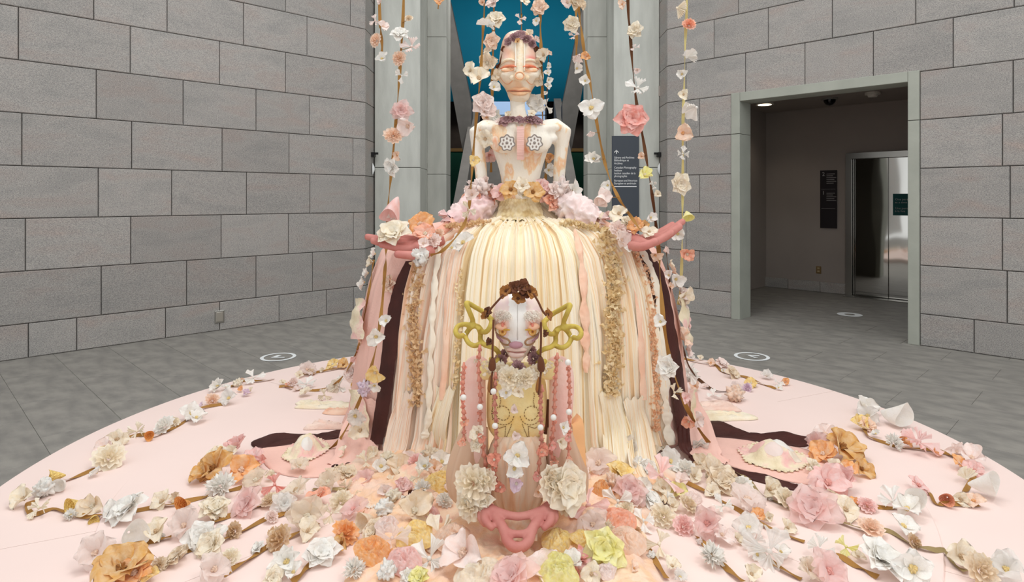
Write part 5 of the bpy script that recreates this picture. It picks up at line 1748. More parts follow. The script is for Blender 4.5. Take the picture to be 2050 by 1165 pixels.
floor_garland('long outer garland curling along the left rim of the platform', 'tan',
    [(ID, [(549, 758), (515, 762), (486, 763), (461, 775)]), (CA, [(1130, 270), (1000, 295), (930, 355), (880, 390), (780, 430), (720, 425), (640, 440), (570, 480), (505, 510), (520, 580), (470, 605), (360, 645), (300, 660), (250, 715), (190, 750), (140, 775), (165, 825), (260, 800), (330, 815), (430, 835), (520, 825), (720, 805), (800, 785), (880, 770), (975, 750), (1100, 720), (1215, 690)])],
    [(CE, 600, 370, 170, 'bow', 'white'), (CE, 470, 400, 60, 'petal', 'peach'), (CE, 205, 465, 160, 'magnolia', 'white'), (CE, 290, 480, 90, 'petal', 'white'), (CE, 420, 430, 90, 'crumple', 'cream'), (CE, 465, 500, 75, 'petal', 'orange'), (CE, 510, 550, 80, 'petal', 'lilac'), (CE, 565, 515, 80, 'small', 'cream'),
     (CE, 140, 620, 150, 'ruffle', 'peach'), (CE, 330, 600, 180, 'sheer', 'white'), (CE, 30, 670, 60, 'petal', 'lilac'), (CA, 960, 320, 100, 'blossom', 'white'), (CA, 985, 345, 75, 'petal', 'white'), (CA, 830, 385, 90, 'ruffle', 'white'), (CA, 868, 368, 60, 'ruffle', 'cream'), (CA, 750, 430, 55, 'crochet', 'orange'), (CA, 690, 410, 80, 'bow', 'cream'),
     (CA, 590, 450, 85, 'blossom', 'cream'), (CA, 525, 490, 80, 'petal', 'blush'), (CA, 510, 520, 60, 'petal', 'yellow'), (CA, 545, 548, 130, 'ruffle', 'cream'), (CA, 487, 620, 55, 'petal', 'white'), (CA, 295, 632, 80, 'crochet', 'yellow'), (CA, 315, 672, 85, 'cone', 'white'), (CA, 222, 700, 85, 'crumple', 'white'), (CA, 125, 752, 105, 'petal', 'cream'),
     (CA, 200, 795, 110, 'bow', 'cream'), (CA, 380, 775, 95, 'crochet', 'yellow'), (CA, 355, 828, 55, 'pompom', 'white'), (CA, 470, 785, 115, 'petal', 'beige'), (CA, 470, 842, 55, 'crochet', 'yellow'), (CA, 510, 830, 60, 'bow', 'blush'), (CA, 570, 815, 90, 'petal', 'white'), (CA, 650, 805, 150, 'rose', 'white'), (CA, 815, 762, 95, 'blossom', 'cream'), (CA, 885, 745, 55, 'petal', 'beige'), (CA, 930, 775, 90, 'crochet', 'orange'), (CA, 1110, 688, 145, 'pompom', 'white')])
floor_garland('second garland on the left with a pink organza rose near its middle', 'tan',
    [(CA, [(490, 1065), (560, 1010), (640, 985), (720, 975), (800, 950), (860, 935)]), (CB, [(0, 805), (100, 770), (240, 725), (390, 680), (480, 620)])],
    [(CA, 480, 1025, 140, 'sheer', 'blush'), (CA, 655, 920, 140, 'cone', 'white'), (CA, 785, 915, 110, 'petal', 'cream'), (CA, 815, 938, 25, 'crumple', 'white'), (CA, 925, 890, 140, 'sheer', 'blush'), (CB, 95, 705, 165, 'rose', 'cream'), (CB, 100, 755, 55, 'crumple', 'beige'), (CB, 300, 670, 185, 'sheerose', 'pink'), (CB, 450, 650, 110, 'ruffle', 'beige'), (CB, 480, 545, 150, 'bow', 'salmon'), (CB, 360, 520, 150, 'sheer', 'beige'), (CB, 460, 490, 80, 'small', 'cream'), (CB, 160, 530, 50, 'petal', 'white')])
floor_garland('third garland on the left ending in the big amber flower', 'tan',
    [(CA, [(690, 1130), (770, 1095), (850, 1060), (950, 1010), (1060, 965), (1120, 945)]), (CB, [(60, 925), (150, 890), (280, 835), (415, 770), (510, 735), (680, 675), (760, 640)])],
    [(CA, 610, 1105, 200, 'broad', 'gold'), (CA, 680, 1125, 150, 'broad', 'orange'), (CA, 560, 1130, 120, 'petal', 'gold'), (CA, 760, 1140, 90, 'petal', 'yellow'), (CA, 800, 1080, 70, 'ruffle', 'beige'), (CA, 880, 1045, 100, 'rose', 'beige'), (CA, 935, 1020, 60, 'petal', 'beige'), (CA, 1010, 945, 140, 'rose', 'white'), (CA, 1060, 990, 130, 'rose', 'cream'), (CA, 1090, 930, 80, 'petal', 'white'), (CA, 1180, 910, 85, 'ruffle', 'tan'),
     (CB, 455, 755, 85, 'ruffle', 'blush'), (CB, 540, 670, 140, 'sheerose', 'white'), (CB, 620, 585, 160, 'sheer', 'cream'), (CB, 690, 750, 190, 'sheer', 'beige'), (CB, 755, 635, 140, 'broad', 'coral'), (CB, 840, 730, 110, 'bow', 'cream'), (CB, 690, 840, 130, 'petal', 'cream')])
floor_garland('fourth garland on the left with a tan ruffled rosette', 'tan',
    [(CB, [(150, 1120), (260, 1045), (330, 1010), (440, 940), (560, 880), (640, 840), (760, 790)])],
    [(CB, 90, 1090, 200, 'sheer', 'blush'), (CB, 190, 1020, 130, 'ruffle', 'cream'), (CB, 370, 950, 75, 'rose', 'white'), (CB, 520, 900, 175, 'ruffle', 'tan'), (CB, 470, 860, 80, 'fan', 'tan'), (CB, 900, 660, 130, 'ruffle', 'cream')])
floor_garland('garland nearest the small figure on the left, with an amber ruffle', 'tan',
    [(CB, [(590, 1165), (650, 1110), (700, 1060), (800, 985), (900, 890), (980, 810), (1040, 750), (1090, 690)])],
    [(CB, 560, 1040, 180, 'magnolia', 'white'), (CB, 600, 1110, 120, 'petal', 'white'), (CB, 470, 1140, 110, 'rose', 'cream'), (CB, 775, 985, 185, 'rose', 'white'), (CB, 925, 860, 150, 'ruffle', 'orange'), (CB, 910, 920, 120, 'petal', 'gold'), (CB, 985, 705, 150, 'sheer', 'pink'), (CB, 1130, 660, 130, 'fan', 'white'), (CB, 1075, 760, 130, 'cone', 'beige')])
floor_garland('short inner garland of beige rosettes beside the lace mask on the left', 'olive',
    [(CB, [(720, 570), (880, 570), (1040, 605), (1170, 560), (1290, 480)])],
    [(CB, 820, 530, 140, 'sheer', 'beige'), (CB, 940, 470, 105, 'rose', 'beige'), (CB, 940, 560, 90, 'bow', 'beige'), (CB, 1060, 520, 130, 'sheer', 'pink'), (CB, 1010, 612, 60, 'small', 'cream'), (CB, 1230, 540, 90, 'bow', 'cream'), (CB, 1275, 455, 150, 'petal', 'beige'), (CB, 1275, 490, 30, 'crumple', 'beige')])
floor_garland('garland behind the skirt on the left with mustard yellow flowers', 'tan',
    [(CE, [(1650, 240), (1440, 275), (1240, 315), (1100, 335)])],
    [(CE, 1480, 222, 140, 'broad', 'yellow'), (CE, 1600, 228, 120, 'petal', 'gold'), (CE, 1240, 310, 70, 'crumple', 'tan'), (CE, 1190, 285, 170, 'sheer', 'blush'), (CE, 1110, 340, 90, 'small', 'cream'), (CE, 1360, 290, 60, 'petal', 'cream')])
floor_garland('short garland with a dark brown tape end behind the lace skirt patch', 'tan',
    [(CE, [(880, 465), (960, 460), (1080, 495), (1200, 512), (1330, 500), (1450, 460), (1560, 400)])],
    [(CE, 920, 425, 75, 'small', 'cream'), (CE, 985, 452, 65, 'petal', 'coral'), (CE, 1040, 425, 130, 'ruffle', 'blush'), (CE, 1180, 440, 170, 'bow', 'white'), (CE, 1170, 540, 110, 'petal', 'cream'), (CE, 1380, 560, 160, 'bow', 'cream'), (CE, 1060, 500, 60, 'petal', 'blush'), (CE, 1520, 470, 150, 'sheer', 'cream'), (CE, 1700, 430, 90, 'cone', 'yellow'), (CE, 1700, 340, 130, 'rose', 'peach')])

floor_garland('long outer garland curling along the right rim of the platform', 'tan',
    [(CD, [(450, 390), (470, 430), (550, 465), (620, 490), (720, 495), (830, 508), (900, 540), (960, 580), (1000, 630), (975, 680), (955, 715)]), (CD, [(1030, 780), (880, 770), (810, 770), (770, 715), (690, 720), (660, 760), (600, 795), (490, 790), (400, 780)])],
    [(CD, 450, 290, 105, 'petal', 'white'), (CD, 580, 328, 130, 'cone', 'white'), (CD, 470, 335, 100, 'sheer', 'white'), (CD, 425, 375, 80, 'petal', 'yellow'), (CD, 465, 380, 80, 'broad', 'peach'), (CD, 510, 425, 50, 'small', 'white'), (CD, 600, 468, 80, 'pompom', 'white'), (CD, 650, 470, 60, 'petal', 'orange'), (CD, 720, 465, 150, 'bow', 'pink'), (CD, 805, 520, 50, 'small', 'orange'),
     (CD, 915, 515, 80, 'magnolia', 'blush'), (CD, 990, 550, 120, 'petal', 'blush'), (CD, 925, 575, 80, 'petal', 'orange'), (CD, 950, 635, 100, 'fan', 'cream'), (CD, 1005, 608, 85, 'broad', 'pink'), (CD, 1030, 680, 130, 'cone', 'white'), (CD, 1065, 652, 40, 'petal', 'pink'), (CD, 1000, 760, 80, 'petal', 'peach'), (CD, 935, 752, 80, 'petal', 'cream'), (CD, 860, 745, 80, 'crochet', 'coral'),
     (CD, 720, 683, 100, 'blossom', 'pink'), (CD, 715, 765, 110, 'cone', 'white'), (CD, 600, 765, 130, 'bow', 'white'), (CD, 665, 805, 110, 'petal', 'white'), (CD, 465, 785, 80, 'ruffle', 'pink'), (CD, 400, 775, 55, 'petal', 'orange')])
floor_garland('garland on the right with a large pink organza rose, over the deck step', 'olive',
    [(CC, [(970, 430), (1100, 500), (1180, 605), (1290, 655), (1430, 700)]), (CD, [(300, 850), (420, 890), (520, 905), (590, 920), (700, 980), (790, 1000), (860, 1025), (900, 1075), (960, 1110)])],
    [(CC, 1240, 575, 140, 'petal', 'cream'), (CC, 1250, 630, 35, 'crumple', 'white'), (CC, 1350, 640, 140, 'ruffle', 'cream'), (CD, 190, 800, 190, 'sheerose', 'pink'), (CD, 160, 745, 110, 'sheer', 'blush'), (CD, 280, 740, 80, 'small', 'cream'), (CD, 355, 805, 115, 'petal', 'cream'), (CD, 485, 900, 110, 'ruffle', 'peach'), (CD, 645, 890, 115, 'petal', 'white'), (CD, 695, 965, 75, 'ruffle', 'tan'), (CD, 935, 1040, 130, 'petal', 'cream'), (CD, 1030, 1110, 160, 'ruffle', 'beige'), (CD, 1165, 1110, 160, 'sheer', 'white'), (CD, 20, 740, 80, 'petal', 'cream')])
floor_garland('garland on the right running to two big white blossoms', 'tan',
    [(CC, [(720, 530), (850, 590), (950, 650), (1050, 710), (1150, 770), (1300, 840), (1470, 910)]), (CD, [(220, 1010), (320, 1030), (400, 1080), (460, 1110), (520, 1140)])],
    [(CC, 870, 450, 165, 'blossom', 'beige'), (CC, 860, 485, 45, 'rose', 'cream'), (CC, 945, 530, 165, 'rose', 'beige'), (CC, 880, 590, 90, 'petal', 'cream'), (CC, 1070, 555, 120, 'ruffle', 'white'), (CC, 1100, 645, 190, 'sheer', 'blush'), (CC, 950, 680, 130, 'bow', 'white'), (CC, 1170, 748, 90, 'petal', 'orange'), (CC, 1245, 760, 85, 'small', 'cream'), (CC, 1360, 820, 85, 'petal', 'cream'), (CD, 225, 1000, 130, 'bow', 'white'), (CD, 360, 990, 105, 'bow', 'lemon'), (CD, 540, 1060, 185, 'rose', 'white'), (CD, 690, 1100, 195, 'blossom', 'white'), (CD, 420, 1040, 60, 'petal', 'cream')])
floor_garland('garland on the right with translucent pink organza and white bows', 'tan',
    [(CC, [(790, 710), (850, 750), (960, 830), (1080, 900), (1250, 1030), (1350, 1090), (1450, 1150)])],
    [(CC, 720, 680, 130, 'ruffle', 'beige'), (CC, 695, 810, 120, 'ruffle', 'pink'), (CC, 850, 800, 210, 'sheer', 'pink'), (CC, 940, 870, 130, 'petal', 'blush'), (CC, 1110, 825, 150, 'sheer', 'white'), (CC, 1040, 895, 75, 'small', 'cream'), (CC, 1150, 910, 130, 'sheerbow', 'white'), (CC, 1245, 975, 220, 'sheerbow', 'white'), (CC, 1165, 990, 90, 'petal', 'white'), (CC, 1490, 1100, 150, 'sheer', 'cream'), (CD, 270, 1115, 190, 'sheer', 'pink'), (CD, 30, 1020, 85, 'petal', 'white')])
floor_garland('garland on the right with one white shaggy rose', 'tan',
    [(CC, [(780, 870), (840, 930), (880, 990), (950, 1060), (1000, 1100), (1080, 1160)])],
    [(CC, 880, 1000, 150, 'pompom', 'white'), (CC, 880, 1000, 100, 'ruffle', 'cream'), (CC, 1130, 1120, 115, 'petal', 'cream'), (CC, 800, 910, 40, 'crumple', 'blush')])
floor_garland('garland nearest the small figure on the right, with a cream spiral rose', 'tan',
    [(CC, [(330, 730), (380, 800), (430, 890), (480, 970), (530, 1050), (590, 1140)])],
    [(CC, 440, 775, 140, 'bow', 'white'), (CC, 570, 750, 150, 'ruffle', 'cream'), (CC, 400, 850, 65, 'ruffle', 'tan'), (CC, 545, 925, 175, 'bow', 'cream'), (CC, 490, 995, 50, 'crumple', 'white'), (CC, 620, 1070, 110, 'petal', 'cream'), (CC, 670, 1140, 100, 'sheer', 'white'), (CC, 625, 680, 95, 'small', 'cream')])
floor_garland('small garland behind the skirt on the right along the far rim', 'tan',
    [(CF, [(150, 150), (330, 190), (500, 220), (600, 310), (820, 350), (980, 410), (1100, 460), (1180, 490)])],
    [(CF, 230, 130, 110, 'bow', 'white'), (CF, 340, 150, 75, 'petal', 'cream'), (CF, 460, 205, 105, 'small', 'peach'), (CF, 580, 215, 130, 'rose', 'blush'), (CF, 700, 325, 140, 'rose', 'beige'), (CF, 910, 430, 120, 'broad', 'yellow'), (CF, 870, 485, 110, 'ruffle', 'lilac'), (CF, 1080, 350, 120, 'sheer', 'white'), (CF, 1210, 425, 110, 'bow', 'white'), (CF, 1290, 420, 90, 'petal', 'orange'), (CF, 1210, 480, 80, 'petal', 'white'), (CF, 600, 290, 50, 'petal', 'white')])
floor_garland('short dark-taped garland with a peach bundle behind the skirt on the right', 'brown',
    [(CF, [(310, 370), (470, 490), (600, 515), (700, 522)])],
    [(CF, 490, 560, 130, 'bow', 'white'), (CF, 740, 470, 110, 'sheer', 'blush'), (CF, 720, 555, 170, 'crumple', 'peach'), (CF, 220, 340, 190, 'pompom', 'white'), (CF, 390, 470, 70, 'petal', 'blush'), (CF, 290, 460, 130, 'petal', 'peach')])

# ---------------------------------------------------------------- hanging garlands
def vine(label, tape, line, flowers, width=.020, nrm=(0, -1, 0)):
    """line = (px, py, distance); the flowers sit just in front of the tape."""
    pts = [P(*q) for q in line]
    root = empty('hanging_garland', pts[-1], label, 'garland', 'hanging garlands')
    sp = smooth_path(pts, 6)
    v, f = ribbon(sp, width, nrm, 1.15, int(line[0][0]))
    part('ribbon', v, f, RIBB[tape], root)
    ys = [q[1] for q in line]
    ds = [q[2] for q in line]
    for crop, x, y, dia, kind, col in flowers:
        px, py = crop(x, y)
        d = float(np.interp(py, ys, ds)) - .03
        s_ = rad(dia / SCL[crop] / 2, d) * 1.2
        near = min(sp, key=lambda q: abs(CY - (q.z - CAMZ) / q.y * F - py))
        fc = (frnd.uniform(-.7, .7), -1, frnd.uniform(-.5, .7))
        if kind in ('cone', 'crochet', 'fan'):
            fc = (frnd.uniform(-.6, .6), -.6, -.8)
        fo = flower('flower', kind, col, P(px, py, d), s_, fc, root)
        c = P(px, py, d)
        gap = near - c
        if gap.length > s_ * .8 + .012:                    # short thread tying an outlying flower to the tape
            MB().tube([c, near], .0018, 5).obj('tie_thread', RIBB[tape], root)
    return root

TOP = -260
vine('hanging garland at far left with five small flowers and a loose end', 'tan', [(752, TOP, 3.85), (760, 20, 3.85), (762, 60, 3.85), (765, 95, 3.85), (762, 118, 3.85)],
     [(CV, 230, 8, 50, 'small', 'blush'), (CV, 200, 115, 65, 'bow', 'blush'), (CV, 240, 152, 65, 'petal', 'blush'), (CV, 205, 225, 75, 'ruffle', 'peach'), (CV, 237, 330, 75, 'petal', 'white')])
vine('lone orange flower on a tape end at the top of the left pier', 'tan', [(878, TOP, 3.9), (878, -20, 3.9), (878, 5, 3.9), (877, 18, 3.9)], [(ID, 880, 2, 24, 'small', 'orange')], .012)
vine('hanging garland on the left passing the open hand down to the platform', 'tan', [(812, TOP, 3.72), (808, 0, 3.72), (803, 100, 3.72), (797, 190, 3.72), (792, 250, 3.72), (784, 340, 3.72), (778, 400, 3.76), (775, 470, 3.82), (773, 505, 3.8), (771, 535, 3.66), (764, 620, 3.46), (752, 700, 3.42), (735, 760, 3.45), (712, 820, 3.5), (680, 880, 3.6), (655, 902, 3.6)],
     [(CV, 385, 105, 42, 'ruffle', 'beige'), (CV, 330, 190, 78, 'rose', 'white'), (CV, 400, 262, 90, 'bow', 'blush'), (CV, 335, 325, 82, 'ruffle', 'peach'), (CV, 345, 420, 60, 'bow', 'white'), (CV, 340, 615, 105, 'sheerose', 'pink'), (CV, 385, 700, 120, 'petal', 'blush'), (CV, 300, 755, 95, 'ruffle', 'peach'), (CV, 322, 860, 52, 'petal', 'peach'), (CV, 290, 925, 88, 'rose', 'white'), (CV, 305, 1135, 150, 'cone', 'pink'), (CV, 285, 1215, 60, 'bow', 'white'),
      (CL, 355, 430, 65, 'petal', 'white'), (CL, 300, 512, 95, 'petal', 'white'), (CL, 295, 700, 85, 'petal', 'yellow'), (CL, 240, 790, 70, 'crumple', 'lilac'), (CL, 290, 770, 60, 'petal', 'white'), (CL, 190, 930, 100, 'sheer', 'white'), (CL, 215, 1010, 90, 'petal', 'cream')])
vine('garland tail hanging beside the left edge of the skirt', 'tan', [(748, 520, 4.0), (738, 590, 3.95), (727, 654, 3.92), (719, 691, 3.95), (708, 718, 4.1), (682, 759, 4.6), (660, 775, 4.78)],
     [(CL, 225, 530, 45, 'petal', 'peach'), (CL, 210, 610, 85, 'bow', 'pink'), (CL, 175, 700, 90, 'rose', 'blush'), (CL, 105, 780, 90, 'bow', 'white'), (CL, 60, 800, 60, 'petal', 'white')])
vine('hanging garland beside the left ear falling to the open hand', 'tan', [(976, TOP, 3.7), (970, 0, 3.7), (967, 60, 3.7), (962, 150, 3.7), (955, 220, 3.7), (948, 300, 3.68), (943, 370, 3.62), (937, 425, 3.55), (922, 462, 3.46), (888, 500, 3.4), (862, 511, 3.38)],
     [(CM, 350, 14, 45, 'small', 'peach'), (CM, 375, 128, 100, 'fan', 'white'), (CM, 330, 440, 120, 'petal', 'cream'), (CM, 285, 395, 80, 'petal', 'cream'), (CM, 355, 575, 120, 'rose', 'blush'), (CM, 355, 620, 110, 'petal', 'blush'), (CM, 365, 770, 85, 'broad', 'cream'), (CM, 297, 890, 65, 'petal', 'yellow'), (ID, 940, 420, 30, 'bow', 'cream'), (ID, 945, 390, 26, 'petal', 'blush')])
vine('hanging garland of beige blooms just left of the tall head', 'tan', [(992, TOP, 4.0), (989, 0, 4.0), (988, 60, 4.0), (986, 150, 4.0), (985, 210, 4.0), (984, 260, 4.3), (983, 345, 4.35)],
     [(CM, 405, 18, 65, 'rose', 'blush'), (CM, 425, 110, 95, 'rose', 'cream'), (CM, 400, 230, 80, 'rose', 'peach'), (CM, 385, 285, 50, 'petal', 'beige'), (CM, 380, 350, 90, 'broad', 'beige'), (CM, 420, 420, 60, 'petal', 'beige'), (CM, 410, 485, 70, 'petal', 'white'), (CM, 370, 650, 60, 'petal', 'peach'), (CM, 420, 640, 70, 'rose', 'white'), (CM, 385, 860, 70, 'petal', 'pink')], .024)
vine('short hanging garland ending at the top of the tall head', 'tan', [(1040, TOP, 3.98), (1043, 0, 3.98), (1044, 30, 3.98), (1044, 66, 3.98)],
     [(CM, 580, 10, 55, 'blossom', 'cream'), (CM, 557, 105, 50, 'bow', 'blush')], .012)
vine('hanging garland just right of the tall head falling behind the shoulder', 'tan', [(1078, TOP, 4.0), (1081, 0, 4.0), (1082, 60, 4.0), (1084, 120, 4.0), (1086, 190, 4.05), (1087, 250, 4.3), (1093, 320, 4.35), (1092, 362, 4.35)],
     [(CM, 665, 45, 78, 'rose', 'peach'), (CM, 648, 115, 42, 'petal', 'white'), (CM, 690, 305, 80, 'petal', 'cream'), (CM, 660, 350, 60, 'petal', 'beige'), (CM, 670, 450, 60, 'petal', 'beige'), (CM, 650, 575, 85, 'rose', 'white'), (CM, 705, 592, 70, 'bow', 'white'), (CM, 725, 880, 60, 'petal', 'orange'), (CM, 715, 945, 60, 'petal', 'white')], .022)
vine('thin red-brown strand of small white petals beside the right cheek', 'brown', [(1098, 104, 3.98), (1098, 130, 3.98), (1096, 170, 3.98), (1094, 205, 3.98)],
     [(CM, 715, 295, 34, 'petal', 'peach'), (CM, 712, 365, 34, 'petal', 'white'), (CM, 710, 405, 34, 'petal', 'white'), (CM, 714, 445, 42, 'small', 'white'), (CM, 708, 480, 40, 'petal', 'white'), (CM, 697, 516, 28, 'small', 'white')], .007)
vine('short hanging garland with three pale cones in front of the right pier edge', 'tan', [(1150, TOP, 3.9), (1153, 0, 3.9), (1154, 60, 3.9), (1154, 100, 3.9), (1153, 135, 3.9)],
     [(CW, 100, 15, 70, 'petal', 'blush'), (CW, 125, 135, 85, 'rose', 'cream'), (CW, 140, 200, 55, 'bow', 'blush'), (CW, 155, 315, 80, 'fan', 'blush'), (CW, 150, 380, 58, 'petal', 'white')])
vine('hanging garland in front of the right pier edge falling to the raised hand', 'tan', [(1150, TOP, 3.74), (1158, 0, 3.74), (1164, 60, 3.74), (1172, 120, 3.74), (1182, 170, 3.74), (1192, 230, 3.74), (1205, 300, 3.72), (1218, 350, 3.68), (1238, 395, 3.62), (1262, 432, 3.55), (1284, 464, 3.48)],
     [(CW, 140, 15, 100, 'magnolia', 'beige'), (CW, 170, 30, 60, 'petal', 'beige'), (CW, 203, 315, 52, 'petal', 'orange'), (CW, 200, 450, 62, 'small', 'white'), (CW, 230, 600, 115, 'blossom', 'white'), (CW, 235, 735, 52, 'fan', 'blush'), (CW, 250, 885, 95, 'magnolia', 'white'), (CW, 325, 1030, 60, 'petal', 'white'), (CW, 290, 1095, 100, 'cone', 'blush'), (ID, 1240, 428, 34, 'petal', 'cream'), (ID, 1206, 395, 30, 'petal', 'blush')])
vine('dark-taped hanging garland with a big salmon rose over the wayfinding sign', 'brown', [(1252, TOP, 3.72), (1257, 0, 3.72), (1261, 60, 3.72), (1267, 140, 3.72), (1275, 210, 3.72), (1286, 270, 3.7), (1296, 330, 3.66), (1304, 380, 3.68), (1311, 430, 3.74), (1315, 470, 3.78)],
     [(CW, 405, 25, 48, 'petal', 'peach'), (CW, 475, 170, 82, 'rose', 'cream'), (CW, 475, 265, 42, 'bow', 'blush'), (CW, 487, 390, 42, 'petal', 'blush'), (CW, 490, 490, 98, 'bow', 'white'), (CW, 460, 660, 150, 'rose', 'salmon'), (CW, 512, 870, 48, 'petal', 'peach'), (CW, 525, 975, 88, 'petal', 'lemon'), (CW, 580, 1030, 48, 'bow', 'white'), (CW, 602, 1080, 50, 'small', 'cream'), (CW, 560, 1210, 60, 'petal', 'white')])
vine('tan garland tail running down over the right side of the skirt', 'tan', [(1316, 478, 3.78), (1319, 505, 3.66), (1322, 560, 3.5), (1328, 640, 3.42), (1338, 705, 3.42), (1350, 750, 3.43), (1372, 810, 3.48), (1400, 860, 3.55), (1435, 905, 3.6), (1462, 926, 3.44)],
     [(CR_, 510, 435, 62, 'petal', 'white'), (CR_, 545, 675, 95, 'rose', 'white'), (CR_, 580, 810, 80, 'bow', 'cream'), (CR_, 640, 840, 50, 'petal', 'pink'), (CR_, 660, 960, 70, 'petal', 'coral'), (CR_, 700, 950, 70, 'petal', 'blush'), (CR_, 720, 1090, 85, 'rose', 'white'), (CR_, 480, 80, 60, 'petal', 'peach')], .026)
vine('straw-coloured hanging garland in front of the right block wall', 'pale', [(1378, TOP, 4.05), (1375, 0, 4.05), (1372, 80, 4.05), (1370, 160, 4.05), (1367, 260, 4.05), (1367, 350, 4.05), (1366, 440, 4.05), (1365, 520, 4.02), (1362, 580, 4.0), (1358, 610, 3.98)],
     [(CW, 720, 38, 92, 'fan', 'cream'), (CW, 775, 140, 78, 'ruffle', 'coral'), (CW, 770, 302, 105, 'fan', 'white'), (CW, 738, 412, 52, 'petal', 'white'), (CW, 745, 525, 60, 'petal', 'cream'), (CW, 795, 600, 130, 'fan', 'white'), (CW, 740, 740, 100, 'petal', 'peach'), (CW, 740, 855, 62, 'bow', 'white'), (CW, 730, 1020, 95, 'rose', 'cream'), (ID, 1376, 430, 30, 'cone', 'lemon'), (ID, 1356, 467, 30, 'petal', 'white'), (ID, 1374, 508, 34, 'small', 'coral'), (ID, 1352, 558, 30, 'petal', 'white'), (ID, 1366, 592, 44, 'petal', 'cream')])
vine('dark brown tape looping from the skirt to the far right of the platform', 'brown', [(1334, 505, 3.95), (1340, 560, 3.98), (1346, 620, 4.0), (1364, 685, 4.1), (1378, 730, 4.4), (1395, 757, 4.9)],
     [(CR_, 555, 190, 50, 'petal', 'white'), (CR_, 560, 250, 45, 'small', 'peach'), (ID, 1380, 748, 36, 'bow', 'white')], .014)

# ---------------------------------------------------------------- bed of gauze in front, cloth on the platform
BEDM = multi_mat('peach_gauze_bed', [(.28, (244, 224, 204)), (.42, (244, 208, 186)), (.52, (244, 200, 160)), (.6, (246, 218, 190)), (.7, (244, 190, 168)), (.82, (246, 216, 150))], 4.5, .95, .9, 34)
def bed_h(x, y):
    g_ = min(1, max(0, (y - 2.75) / .5))
    e = min(1, max(0, (x + .66 + .3 * g_) / .14)) * min(1, max(0, (.56 + .3 * g_ - x) / .14)) * min(1, max(0, (3.6 - y) / .3)) * min(1, max(0, (y - 1.9) / .2))
    n = noise.noise
    h = .05 + .05 * n(Vector((x * 5, y * 5, 2))) + .035 * abs(n(Vector((x * 16, y * 9, 4)))) + .012 * abs(n(Vector((x * 45, y * 30, 6))))
    h += .05 * math.exp(-((x) / .28) ** 2 - ((y - 2.85) / .35) ** 2)
    return PT2 - .004 + max(0, h) * e * (2 - e) * (.8 + .4 * n(Vector((x * 3, y * 3, 9))))
bed = MB().grid(lambda u, v: Vector((-.98 + 1.86 * u, 1.9 + 1.7 * v, bed_h(-.98 + 1.86 * u, 1.9 + 1.7 * v))), 200, 190).obj('gauze_cloth', BEDM, None)
tag(bed, 'rumpled peach gauze cloth spread in front of the small figure', 'cloth')
def bedtop(px, py):
    p = G(px, py, .14)
    if -.96 < p.x < .86 and 1.9 < p.y < 3.6:
        return max(PT2, bed_h(p.x, p.y) - .01)
    return fl_top(px, py)

def flat_cloth(name, label, cat, outline, m, thick=.006, lump=.006, kids=None, h0=None):
    """Cloth lying on the deck: outline in pixels, soft waves, real thickness."""
    h = PT2 + .002 if h0 is None else h0
    pts = [G(x, y, h) for x, y in outline]
    sm = []
    q = pts + pts[:3]
    for i in range(len(pts)):
        p0, p1, p2, p3 = pts[i - 1], pts[i], pts[(i + 1) % len(pts)], pts[(i + 2) % len(pts)]
        for k in range(4):
            t = k / 4
            sm.append(0.5 * ((2 * p1) + (p2 - p0) * t + (2 * p0 - 5 * p1 + 4 * p2 - p3) * t * t + (3 * p1 - p0 - 3 * p2 + p3) * t ** 3))
    c = sum(sm, Vector()) / len(sm)
    N = len(sm)
    v, f = [], []
    rings = (1.0, .93, .84, .74, .62, .5, .38, .26, .12)
    for r_ in rings:
        for p_ in sm:
            a = c.lerp(p_, r_)
            v.append(Vector((a.x, a.y, h + thick + (lump * (1 - abs(noise.noise(Vector((a.x * 7, a.y * 26 + 3 * noise.noise(a * 6), 3)))) * 2.2 + .6 * noise.noise(Vector((a.x * 26, a.y * 50, 5)))) * min(1, (1 - r_) * 6) if r_ < 1 else 0))))
    v.append(Vector((c.x, c.y, h + thick + lump)))
    low = [Vector((p_.x, p_.y, h)) for p_ in sm]
    b0 = len(v)
    v += low
    for j in range(len(rings) - 1):
        for k in range(N):
            f.append((j * N + k, j * N + (k + 1) % N, (j + 1) * N + (k + 1) % N, (j + 1) * N + k))
    for k in range(N):
        f.append(((len(rings) - 1) * N + k, (len(rings) - 1) * N + (k + 1) % N, b0 - 1))
        f.append((b0 + k, b0 + (k + 1) % N, (k + 1) % N, k))
    o = part(name, [p_ - Vector((c.x, c.y, h)) for p_ in v], f, m, None)
    o.location = (c.x, c.y, h)
    tag(o, label, cat)
    return o
def crop_pts(crop, pts):
    return [crop(*q) for q in pts]
flat_cloth('leather_strip', 'dark brown leather strip lying on the platform to the left of the skirt', 'leather', crop_pts(CE, [(570, 1095), (700, 1035), (850, 990), (1100, 1000), (1280, 1000), (1430, 1020), (1600, 950), (1640, 1000), (1430, 1060), (1150, 1090), (850, 1140), (640, 1155)]), LEATHER)
flat_cloth('leather_strip', 'ragged dark brown leather strip lying on the platform to the right of the skirt', 'leather', crop_pts(CF, [(330, 860), (545, 850), (530, 920), (600, 1000), (760, 1030), (900, 990), (1100, 1000), (1270, 970), (1420, 1010), (1640, 1060), (1500, 1135), (1300, 1115), (1100, 1090), (800, 1060), (600, 1040), (400, 1010)]), LEATHER)
flat_cloth('leather_strip', 'narrow dark leather tongue between two garlands on the right', 'leather', crop_pts(CC, [(960, 430), (1080, 460), (1220, 485), (1350, 530), (1460, 560), (1440, 585), (1300, 560), (1150, 520), (1000, 480)]), LEATHER)
